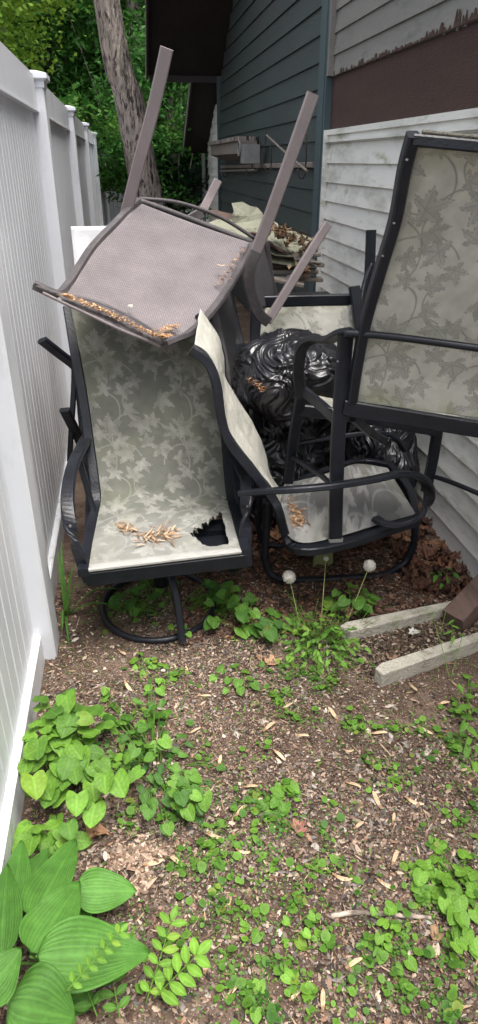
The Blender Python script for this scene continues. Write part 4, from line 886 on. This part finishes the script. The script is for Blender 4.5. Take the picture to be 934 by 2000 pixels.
# dandelions
dd = empty('dandelion', tuple(gat(600, 1250)), label='dandelion with two white seed heads and one bud on tall stems', cat='plant')
def head(u, v, y, r, foot, name='seed_head'):
    c = at(u, v, y); st = MB(); stem(st, gat(*foot), c, .0030, (.28, .33, .12), .004); so = st.build('stem', m_leaf, dd, smooth=True, cols=True)
    m_ = MB()
    for i in range(800):
        d = Vector(rng.normal(0, 1, 3)).normalized(); sd_ = d.orthogonal().normalized(); e = c + d * r * random.uniform(.72, 1.04); k = r * .11
        s2 = d.cross(sd_); a = random.uniform(0, 6.28); s3 = sd_ * math.cos(a) + s2 * math.sin(a); s4 = d.cross(s3)
        m_.add([c + d * r * .25, e + s3 * .0003, e - s3 * .0003, e + s3 * k, e - s3 * k, e + s4 * k, e - s4 * k], [(0, 1, 2), (1, 3, 5), (2, 4, 6), (3, 4, 5), (3, 6, 4)])
    m_.build(name, m_fluff, so)
head(565, 1127, 1.93, .0245, (590, 1240)); head(722, 1105, 1.93, .0235, (668, 1240)); head(637, 1091, 1.95, .0095, (625, 1245), 'bud')
m_ = MB()
for (a, b, zz) in (((600, 1245), (520, 1160), .14), ((615, 1250), (690, 1190), .12), ((640, 1255), (760, 1240), .05), ((600, 1250), (560, 1190), .10), ((650, 1250), (700, 1200), .10), ((590, 1245), (480, 1165), .12), ((630, 1250), (540, 1275), .04), ((640, 1260), (720, 1300), .03)):
    leaf(m_, gat(*a), gat(*a).lerp(atz(*b, zz), .62), .016, 'oval', nrm=(0, -.3, 1), nu=2, nv=12, arch=.15, wave=.5, col=green(random.uniform(.3, .7)))
for i in range(26):
    a = (random.uniform(570, 690), random.uniform(1225, 1275)); b_ = (a[0] + random.uniform(-60, 60), a[1] - random.uniform(30, 90)); stem(m_, gat(*a), atz(*b_, random.uniform(.05, .14)), .0018, green(random.uniform(.3, .8)), .01)
m_.build('leaves', m_leaf, dd, smooth=True, cols=True)
m_ = MB(); stem(m_, gat(880, 1330), atz(842, 1195, .14), .0022, green(.7), .01); stem(m_, atz(860, 1240, .09), atz(872, 1190, .12), .0016, green(.7)); stem(m_, gat(880, 1330), atz(905, 1235, .1), .002, green(.7))
tag(m_.build('grass_stalk', m_leaf, smooth=True, cols=True), 'thin pale grass stalk rising over the near edging board', 'plant')

# mulch and stone chips
def chips(name, label, n, area, sizes, palette, flat=.35, hbase=0.0, mask=None, elong=1.5):
    N = 0; Vs, Cs, Fs = [], [], []
    x = rng.uniform(area[0], area[1], n); y = rng.uniform(area[2], area[3], n)
    if mask is not None: k_ = mask(x, y); x, y = x[k_], y[k_]
    n = len(x); s = rng.uniform(*sizes, n) * (.6 + .8 * rng.random(n) ** 2); a = rng.uniform(0, math.tau, n); e = rng.uniform(1, elong, n)
    oc = np.array([(1, 0, 0), (.3, .8, 0), (-.6, .6, 0), (-1, -.1, 0), (-.2, -.8, 0), (.7, -.6, 0), (.1, .1, 1), (0, 0, -1)], float)
    fc = [(0, 1, 6), (1, 2, 6), (2, 3, 6), (3, 4, 6), (4, 5, 6), (5, 0, 6), (1, 0, 7), (2, 1, 7), (3, 2, 7), (4, 3, 7), (5, 4, 7), (0, 5, 7)]
    P = oc[None] * (1 + rng.uniform(-.3, .3, (n, 8, 3))); P[..., 0] *= (s * e / 2)[:, None]; P[..., 1] *= (s / 2)[:, None]; P[..., 2] *= (s * flat / 2)[:, None]
    P[..., 2] += P[..., 0] * rng.uniform(-.35, .35, n)[:, None] + P[..., 1] * rng.uniform(-.35, .35, n)[:, None]
    ca, sa = np.cos(a)[:, None], np.sin(a)[:, None]; X = P[..., 0] * ca - P[..., 1] * sa; Y = P[..., 0] * sa + P[..., 1] * ca
    zz = np.array([gz(p, q_) for p, q_ in zip(x, y)]) + hbase + rng.uniform(0, .006, n)
    V = np.stack([X + x[:, None], Y + y[:, None], P[..., 2] + zz[:, None] + .001], -1).reshape(-1, 3)
    F = (np.arange(n)[:, None, None] * 8 + np.array(fc)[None]).reshape(-1, 3).tolist()
    pal = np.array(palette); c = pal[rng.integers(0, len(pal), n)] * rng.uniform(.30, 1.45, (n, 1)) * np.array([.98, .94, .89]); c = np.repeat(c, 8, 0)
    tag(mesh_obj(name, V, F, m_chip, cols=c), label, 'ground litter', kind='stuff')
SP = [(gat(450, 1440), .17), (gat(560, 1500), .12), (gat(330, 1390), .11), (gat(180, 1300), .09)]
def sandy(x, y):
    return np.max([np.exp(-((x - p.x) ** 2 + (y - p.y) ** 2) / (2 * (r * .7) ** 2)) for p, r in SP], axis=0)
def inview(x, y): return (y > .5 + .0 * x) & (x > -.37) & (x < .36 * y + .75) & (x < 1.3)
def nz(x, y, s, o): return np.array([noise.noise(Vector((a * s, b * s, o))) for a, b in zip(x, y)])
PALM = [(.33, .25, .20), (.42, .35, .29), (.26, .19, .15), (.16, .105, .08), (.10, .065, .05), (.22, .155, .12), (.30, .23, .18), (.14, .12, .11), (.21, .19, .18), (.055, .042, .036), (.27, .17, .12), (.36, .29, .23), (.17, .15, .145)]
chips('mulch', 'brown and grey wood and stone chips strewn over the soil', 80000, (-.38, 1.32, .5, 2.5), (.0035, .0105), PALM,
      mask=lambda x, y: inview(x, y) & (rng.random(len(x)) < np.clip(.60 + 1.6 * nz(x, y, 2.3, 4) + .3 * (y < 1.3) - .75 * sandy(x, y), .06, 1)), elong=2.2)
chips('grit', 'fine brown grit and crumbs between the larger chips', 60000, (-.38, 1.2, .5, 1.9), (.002, .0055), PALM, mask=inview)
chips('sandy_soil', 'smooth pinkish tan sandy soil showing bare in the middle', 60000, (-.38, 1.0, .9, 1.9), (.0012, .0042), [(.30, .21, .16), (.36, .26, .20), (.25, .17, .125), (.44, .35, .29)], mask=lambda x, y: inview(x, y) & (rng.random(len(x)) < sandy(x, y) * 1.1))
chips('pebbles', 'larger grey and tan pebbles and wood bits among the chips', 2600, (-.38, 1.3, .5, 2.2), (.008, .017), [(.34, .32, .30), (.46, .38, .31), (.22, .20, .19), (.52, .46, .40), (.12, .09, .075)], mask=lambda x, y: inview(x, y) & (nz(x, y, 4, 9) > -.1), elong=1.8)
pq = gat(275, 1690)
chips('pale_bits', 'pale tan mat of broken seed wings between the hosta and the weeds', 3000, (pq.x - .12, pq.x + .14, pq.y - .09, pq.y + .08), (.004, .011), [(.42, .31, .24), (.32, .22, .17), (.48, .38, .31), (.20, .14, .10)], mask=lambda x, y: ((x - pq.x) / .11) ** 2 + ((y - pq.y) / .07) ** 2 < .5 + nz(x, y, 20, 1), elong=3, hbase=.004)
chips('bark_slivers', 'thin pale bark slivers and needles on the soil', 4200, (-.38, 1.3, .5, 2.4), (.0025, .005), [(.36, .26, .18), (.24, .15, .10), (.42, .33, .25), (.12, .08, .06)], mask=inview, elong=9, flat=.5, hbase=.003)
# small low plants nobody could count
def cover(name, label, n, dens, size, tone, zr, wr=1.0):
    """round-leaved creeping weeds; vectorised"""
    x = rng.uniform(-.38, 1.3, n); y = rng.uniform(.5, 2.35, n); k_ = inview(x, y) & (rng.random(n) < dens(x, y)); x, y = x[k_], y[k_]; n = len(x)
    t = np.linspace(0, 1, 6); ang = np.array([0, 50, 100, 150, 210, 260, 310]) * math.pi / 180
    out = np.array([(0.5 * math.cos(a), .5 * wr * math.sin(a)) for a in ang]); out[0] = (.62, 0)
    prof = np.concatenate([[(0, 0)], out]); s = (size[0] + (size[1] - size[0]) * rng.random(n) ** 1.8); a = rng.uniform(0, math.tau, n)
    P = np.zeros((n, 8, 3)); P[..., 0] = prof[:, 0] * s[:, None]; P[..., 1] = prof[:, 1] * s[:, None]
    tx, ty = rng.uniform(-.5, .5, n), rng.uniform(-.5, .5, n)
    P[..., 2] = P[..., 0] * tx[:, None] + P[..., 1] * ty[:, None] + np.where(np.arange(8) > 0, .10, 0) * s[:, None] * rng.uniform(-.5, 1.3, (n, 1))
    ca, sa = np.cos(a)[:, None], np.sin(a)[:, None]; X = P[..., 0] * ca - P[..., 1] * sa + x[:, None]; Y = P[..., 0] * sa + P[..., 1] * ca + y[:, None]
    Z = P[..., 2] + (np.array([gz(p, q_) for p, q_ in zip(x, y)]) + rng.uniform(*zr, n))[:, None]
    V = np.stack([X, Y, Z], -1).reshape(-1, 3); F = (np.arange(n)[:, None, None] * 8 + np.array([(0, i, i % 7 + 1) for i in range(1, 8)])[None]).reshape(-1, 3).tolist()
    tt = np.clip(rng.uniform(*tone, n) * .6 + .4 * (nz(x, y, 9, 2) + .5), 0, 1)[:, None]; col = np.array([.035, .11, .02]) * (1 - tt) + np.array([.18, .36, .045]) * tt; yl = rng.random(n) < .05; col[yl] = col[yl] * .6 + np.array([.12, .11, .02]); col = np.repeat(col, 8, 0); col[::8] *= .8
    tag(mesh_obj(name, V, F, m_leaf, smooth=True, cols=col), label, 'ground cover', kind='stuff')
BL_ = [(430, 1200, .10), (600, 1290, .10), (520, 1240, .10), (660, 1290, .08), (250, 1190, .10), (440, 1460, .13), (560, 1380, .10), (330, 1330, .10), (470, 1600, .17), (640, 1620, .08), (750, 1510, .09), (700, 1430, .08), (600, 1760, .16), (480, 1880, .16), (760, 1850, .10), (880, 1900, .12), (420, 1720, .14), (900, 1550, .08), (350, 1800, .10), (560, 1330, .10), (330, 1590, .12), (400, 1560, .12), (520, 1760, .12), (430, 1830, .14), (820, 1960, .12), (900, 1400, .09), (620, 1320, .1), (680, 1990, .12), (800, 1430, .07), (250, 1420, .12), (650, 1950, .1), (280, 1480, .10), (870, 1760, .10), (930, 1660, .12), (870, 1460, .08), (440, 1540, .10)]
BW = [(gat(u, v), r) for u, v, r in BL_]
def dens_patch(x, y):
    d = np.zeros_like(x)
    for p, r in BW: d = np.maximum(d, np.exp(-((x - p.x) ** 2 + (y - p.y) ** 2) / (2 * (r * .55) ** 2)))
    return np.clip(d * (.10 + 2.0 * np.clip(nz(x, y, 15, 8) + .04, 0, 1)) * (1 - .8 * sandy(x, y)), 0, 1)
cover('ground_cover', 'small round leaved weeds creeping in patches over the soil', 30000, dens_patch, (.004, .024), (.15, 1.0), (.003, .022))
cover('clover', 'narrow leaved seedlings and clover creeping between the weeds', 22000, dens_patch, (.006, .016), (.1, .9), (.003, .03), .45)
cover('moss', 'tiny dark green moss and clover specks on the soil', 90000, lambda x, y: dens_patch(x, y) * .9 + .05, (.003, .008), (.0, .6), (.001, .008))
bl = MB()
for i in range(3600):
    x, y = random.uniform(-.36, 1.25), random.uniform(.55, 2.2)
    if not inview(np.array([x]), np.array([y]))[0]: continue
    if dens_patch(np.array([x]), np.array([y]))[0] < .18: continue
    a = random.uniform(0, 6.28); L_ = random.uniform(.015, .045); d = Vector((math.cos(a), math.sin(a), random.uniform(.3, 1.2))).normalized() * L_; p = Vector((x, y, gz(x, y))); s_ = Vector((-math.sin(a), math.cos(a), 0)) * .0011
    bl.add([p - s_, p + s_, p + d * .6 + s_ * .7, p + d * .6 - s_ * .7, p + d + Vector((0, 0, -.15 * L_))], [(0, 1, 2, 3), (3, 2, 4)], green(random.uniform(.2, .8)))
tag(bl.build('grass', m_leaf, cols=True), 'short thin grass blades among the weeds', 'grass', kind='stuff')

# dead leaves
def dead_leaf(mb, c, size, rot, curl=.35, col=(.28, .15, .08), lobes=5, sharp=1.0, tilt=(0, 0)):
    n, m = 40, 5; V = [Vector((0, 0, 0))]; K = [col]; ph = random.random() * 6
    for j in range(1, m + 1):
        for i in range(n):
            a = i * math.tau / n; r = (.50 + .42 * sharp * abs(math.cos(a * lobes / 2)) ** 1.5 + .05 * math.sin(a * 13 + ph)) * (1.25 if math.cos(a) > .6 else 1) * (j / m) * size * .5
            x, y = r * math.cos(a), r * math.sin(a); V.append(Vector((x, y, curl * (y * y * 8 + x * x * 3 * math.sin(ph)) / size * .5 + .10 * size * noise.noise(Vector((x / size * 3, y / size * 3, ph)))))); K.append(tuple(np.array(col) * (1.1 - .2 * random.random()) * (.75 if i % 8 == 0 else 1)))
    F = [(0, 1 + i, 1 + (i + 1) % n) for i in range(n)] + [(1 + (j - 1) * n + i, 1 + (j - 1) * n + (i + 1) % n, 1 + j * n + (i + 1) % n, 1 + j * n + i) for j in range(1, m) for i in range(n)]
    from mathutils import Euler
    M_ = Euler((tilt[0], tilt[1], rot)).to_matrix(); V = [M_ @ v for v in V]; mz = min(v.z for v in V)
    mb.add([v + Vector(c) - Vector((0, 0, mz if len(c) == 3 and abs(c[2]) < .05 else 0)) for v in V], F, K)
for (u, v, s_, rt, col, lb_, lo_, cu_) in [(188, 1640, .060, .3, (.42, .24, .14), 'curled tan dead leaf beside the pale violet clump', 3, .8), (583, 1622, .048, 1.8, (.36, .17, .13), 'reddish dead leaf in the middle of the soil', 5, .5), (532, 1298, .06, .2, (.44, .27, .16), 'orange tan dead leaf in front of the weeds by the dandelions', 5, .3),
                                  (510, 1290, .04, 2., (.36, .22, .14), 'small tan dead leaf next to the orange tan leaf', 3, .3), (765, 1285, .05, 1.1, (.33, .22, .15), 'pale brown leaf tucked behind the near edging board', 3, .4), (850, 1830, .035, 1.4, (.34, .22, .13), 'thin brown leaf scrap below the right end of the twig', 3, .6)]:
    m_ = MB(); dead_leaf(m_, tuple(gat(u, v) + Vector((0, 0, .004))), s_, rt, cu_, col, lo_); tag(m_.build('dead_leaf', m_chip, smooth=True, cols=True), lb_, 'dead leaf')
ll = MB(); reds = [(.16, .075, .045), (.10, .05, .035), (.22, .12, .07), (.13, .07, .05), (.07, .04, .03)]
def litter_pt():
    while True:
        p = Vector((random.uniform(.45, 1.27), random.uniform(1.92, 2.9), 0))
        if (p.x > 1.02 and p.y > 1.93 + (1.3 - p.x) * .3) or p.y > 2.34: return p
for i in range(520):
    p = litter_pt(); h = .015 * random.random() + (.025 * max(0, (p.x - .95) / .3) * random.random())
    dead_leaf(ll, (p.x, p.y, gz(p.x, p.y) + .052 + h), random.uniform(.03, .075), random.uniform(0, 6.3), random.uniform(.2, .9), random.choice(reds), random.choice([3, 5, 5]), 1.0, (random.uniform(-.7, .7), random.uniform(-.7, .7)))
lt = ll.build('leaf_litter', m_chip, smooth=True, cols=True); tag(lt, 'heap of dark red brown dead leaves under the chairs by the wall', 'leaf litter', kind='stuff')
lt.location.z -= .045
chips('tray_dirt', 'dark crumbly dirt and wood bits between the two edging boards', 5000, (.68, 1.25, 1.6, 1.95), (.004, .014), [(.10, .07, .05), (.16, .12, .09), (.30, .25, .20), (.06, .045, .035)], mask=lambda x, y: (y > 1.60 + (x - .7) * .25) & (y < 1.9), hbase=.006)
chips('leaf_crumbs', 'reddish leaf crumbs and bark bits behind the edging boards', 9000, (.1, 1.3, 1.85, 2.6), (.006, .02), [(.16, .08, .05), (.10, .06, .045), (.24, .14, .10), (.07, .05, .04)], hbase=.004)
# pale fragment in the tray
m_ = MB(); dead_leaf(m_, tuple(atz(808, 1236, .03)), .05, .5, .3, (.55, .53, .48), 7, .6); tag(m_.build('paper_scrap', m_chip, smooth=True, cols=True), 'crumbled whitish scrap lying in the dirt between the edging boards', 'scrap')

# maple seeds
def samara(c, rot, L_, up=Vector((0, 0, 1)), tone=1.0, curl=None):
    m_ = MB(); n = 10; curl = random.uniform(-.35, .35) if curl is None else curl; V, K = [], []
    for i in range(n + 1):
        t = i / n; w_ = L_ * (.11 + .16 * math.sin(math.pi * min(1, t * .95 + .05)) * t ** .5) * (1 if t < .93 else .6)
        if t < .18: w_ = L_ * .12
        x = (t - .5) * L_; y = curl * L_ * (t - .5) ** 2; z_ = .004 + .005 * math.sin(t * 3 + curl * 9) + (.0025 if t < .2 else 0)
        for s_ in (-1, -.2, 1):
            V.append(Vector((x, y + s_ * w_ / 2, z_ + (.002 if s_ == -.2 else 0))))
            b = np.array([.58, .42, .27]) if t > .2 else np.array([.34, .21, .12]); K.append(tuple(b * tone * (1 if s_ != -.2 else .8)))
    F = [(i * 3 + k, i * 3 + k + 1, i * 3 + k + 4, i * 3 + k + 3) for i in range(n) for k in (0, 1)]
    ca, sa = math.cos(rot), math.sin(rot); V = [Vector((v.x * ca - v.y * sa, v.x * sa + v.y * ca, v.z)) + Vector(c) for v in V]
    m_.add(V, F, K); return m_
SM = [(365, 1315, 80), (250, 1345, -60), (400, 1362, -20), (430, 1490, 80), (560, 1383, 15), (615, 1290, 70), (680, 1470, 5), (690, 1540, -35), (735, 1570, 100), (808, 1572, -30), (770, 1682, 50), (768, 1605, 70), (620, 1700, -8), (668, 1720, -12), (575, 1948, 25), (400, 1893, 85), (475, 1668, -10), (447, 1765, 65), (490, 1543, -5), (866, 1378, 20), (808, 1345, -80), (740, 1435, -15), (650, 1398, 100), (830, 1430, -40), (240, 1278, -55), (525, 1425, 35), (340, 1680, -60), (300, 1690, 20), (330, 1855, -5), (630, 1960, 80), (905, 1510, 20), (755, 1730, -50), (470, 1590, 40), (590, 1440, -30), (520, 1350, 60), (850, 1860, 75), (690, 1885, 15), (545, 1480, -60), (380, 1430, 10), (420, 1640, -20), (455, 1940, 40), (700, 1620, 30)]
for i, (u, v, a) in enumerate(SM):
    p = gat(u, v); m_ = samara((p.x, p.y, p.z + .006), R(a + random.uniform(-8, 8)), random.uniform(.034, .052), tone=random.uniform(1.0, 1.3))
    tag(m_.build('maple_seed', m_chip, smooth=True, cols=True), 'tan winged maple seed lying on the soil', 'seed', 'maple seeds scattered over the soil')
# seed drifts on the chairs
def drift(name, label, pts, n, spread, h, col=((.55, .36, .20), (.42, .24, .12), (.30, .17, .09)), L=(.012, .03)):
    m_ = MB(); P = smooth_path(pts, 8) if len(pts) > 2 else [Vector(p) for p in pts]
    for i in range(n):
        k = random.random() * (len(P) - 1); a_ = P[int(k)].lerp(P[min(len(P) - 1, int(k) + 1)], k % 1)
        p = a_ + Vector((random.gauss(0, spread), random.gauss(0, spread), random.uniform(0, h))); a = random.uniform(0, 6.28); l_ = random.uniform(*L); w_ = random.choice([.0014, .0014, .004, .006])
        d = Vector((math.cos(a), math.sin(a), random.uniform(-.4, .4))) * l_ / 2; s_ = Vector((-math.sin(a), math.cos(a), random.uniform(-.5, .5))) * w_ / 2
        c = np.array(random.choice(col)) * random.uniform(.7, 1.3)
        m_.add([p - d, p + s_, p + d, p - s_], [(0, 1, 2, 3)], tuple(c))
    return tag(m_.build(name, m_chip, cols=True), label, 'seed litter', kind='stuff')
drift('seed_litter', 'tan seeds and catkins caught along the lip of the upside down chair', [at(125, 578, 2.20), at(180, 600, 2.185), at(240, 626, 2.18), at(300, 656, 2.17), at(330, 658, 2.22)], 1000, .006, .010, ((.62, .40, .22), (.50, .28, .13), (.30, .17, .09)), L=(.008, .020))
drift('seed_litter', 'tan seeds heaped in the near corner of the upside down chair', [at(285, 650, 2.26), at(322, 645, 2.30), at(342, 638, 2.34)], 230, .014, .008, L=(.008, .022))
drift('seed_litter', 'dry twiggy seeds at the right rim of the upside down chair', [at(425, 560, 2.56), at(452, 520, 2.66), at(478, 482, 2.76)], 110, .008, .006, L=(.01, .022))
def onA(u, t): return Vector(GA[int(t * nvA), int(u * nuA)])
drift('seed_litter', 'tan maple seeds and catkins lying on the torn seat', [onA(.15, .80) + Vector((0, 0, .006)), onA(.30, .855) + Vector((0, 0, .006))], 40, .012, .006, ((.45, .31, .19), (.34, .21, .12), (.22, .13, .08)), L=(.03, .06))
drift('seed_litter', 'second drift of tan seeds in the middle of the torn seat', [onA(.34, .90) + Vector((0, 0, .006)), onA(.48, .875) + Vector((0, 0, .006)), onA(.50, .90) + Vector((0, 0, .006))], 70, .022, .006, ((.45, .31, .19), (.34, .21, .12), (.22, .13, .08)), L=(.03, .065))
for i, (u, t, a) in enumerate([(.33, .93, 20), (.42, .88, 80), (.52, .905, -20), (.56, .86, 60), (.28, .845, -35), (.47, .92, 5), (.38, .905, 45)]):
    p = onA(u, t); m_ = samara((p.x, p.y, p.z + .004), R(a), .034, tone=1.05)
    tag(m_.build('maple_seed', m_chip, smooth=True, cols=True), 'tan winged maple seed lying on the torn sling seat', 'seed', 'maple seeds on the torn seat')
def onC(u, t): n0, n1 = GC.shape[0] - 1, GC.shape[1] - 1; return Vector(GC[int(t * n0), int(u * n1)])
drift('seed_litter', 'brown seeds and leaf bits in the left corner of the bleached seat', [atz(560, 975, .362), atz(575, 1000, .362), atz(588, 1030, .358)], 300, .016, .012, L=(.010, .030))
p = at(430, 525, 2.62); m_ = samara((p.x, p.y, p.z + .012), R(5), .04, tone=1.1); tag(m_.build('maple_seed', m_chip, smooth=True, cols=True), 'single pale maple seed on the brown mesh of the upside down chair', 'seed')
p = at(256, 601, 2.36)
import bmesh
bm = bmesh.new(); bmesh.ops.create_icosphere(bm, subdivisions=3, radius=.009)
for v_ in bm.verts: v_.co = v_.co * (1 + .5 * noise.noise(v_.co * 180)); v_.co.z *= .5
Vv = [tuple(v_.co + p + Vector((0, 0, .006))) for v_ in bm.verts]; Ff = [tuple(x.index for x in f.verts) for f in bm.faces]; bm.free()
tag(mesh_obj('bird_dropping', Vv, Ff, m_fluff, smooth=True), 'small white blob of bird dropping on the brown mesh', 'dropping')
drift('seed_litter', 'brown leaves and twigs heaped on the torn sheets over the bin', [at(540, 452, 3.55), at(575, 466, 3.5), at(600, 492, 3.45)], 260, .05, .02, ((.12, .07, .04), (.18, .11, .06), (.07, .05, .03)), L=(.02, .08))
drift('seed_litter', 'orange leaf bits caught in a fold of the black bag', [at(490, 745, 2.40), at(505, 752, 2.39), at(515, 765, 2.39)], 70, .012, .008, ((.40, .20, .09), (.20, .12, .08)), L=(.01, .04))

# twigs
def twig(label, pts, w_, col=(.30, .24, .19), name='twig'):
    P = [gat(u, v) + Vector((0, 0, w_ * .6)) for u, v in pts]; m_ = MB().sweep(P, w_, sub=5, rnd=True, taper=(1, .6)); 
    for i in range(0, len(m_.V)): 
        v = m_.V[i]; k = .0015 * noise.noise(Vector((v[0] * 160, v[1] * 160, 0))) * (w_ / .004) ** .5; m_.V[i] = (v[0] + k, v[1] + k, v[2] + k)
    kk = [tuple(np.array(col) * (.45 + .9 * (noise.noise(Vector((v[0] * 55, v[1] * 55, 4))) > -.05))) for v in m_.V]; m_.K = kk
    return tag(m_.build(name, m_chip, smooth=True, cols=True), label, 'twig')
dl = MB()
for p_, s_ in LITTER: dead_leaf(dl, p_, s_, random.uniform(0, 6.3), random.uniform(.2, .9), random.choice([(.20, .12, .07), (.30, .19, .10), (.10, .07, .045), (.36, .27, .16)]), random.choice([3, 5]), 1, (random.uniform(-.8, .8), random.uniform(-.8, .8)))
tag(dl.build('leaf_litter', m_chip, smooth=True, cols=True), 'brown dead leaves heaped over the torn sheets on the bin', 'leaf litter', kind='stuff')
twig('thick mottled twig lying across the soil at lower right', [(646, 1790), (700, 1786), (770, 1790), (842, 1796)], .0120, (.42, .34, .28))
twig('long thin dark twig curving below the thick twig', [(630, 1812), (660, 1870), (700, 1905), (742, 1934)], .0035, (.24, .19, .16))
twig('thin grey stick left of the long dark twig', [(735, 1700), (748, 1760), (770, 1830)], .0035, (.26, .22, .19))
twig('dry stalk on the pale mulch near the hosta', [(275, 1655), (300, 1645), (318, 1635)], .004, (.45, .36, .28))
twig('curved pale stalk right of the hosta', [(370, 1738), (400, 1748), (450, 1742)], .003, (.40, .31, .22))
twig('thin twig near the right edge under the violet clump', [(840, 1460), (865, 1500), (885, 1530)], .003, (.25, .19, .15))
twig('dry grass stem in the round chair base', [(215, 1225), (240, 1235), (255, 1250)], .003, (.45, .35, .24))
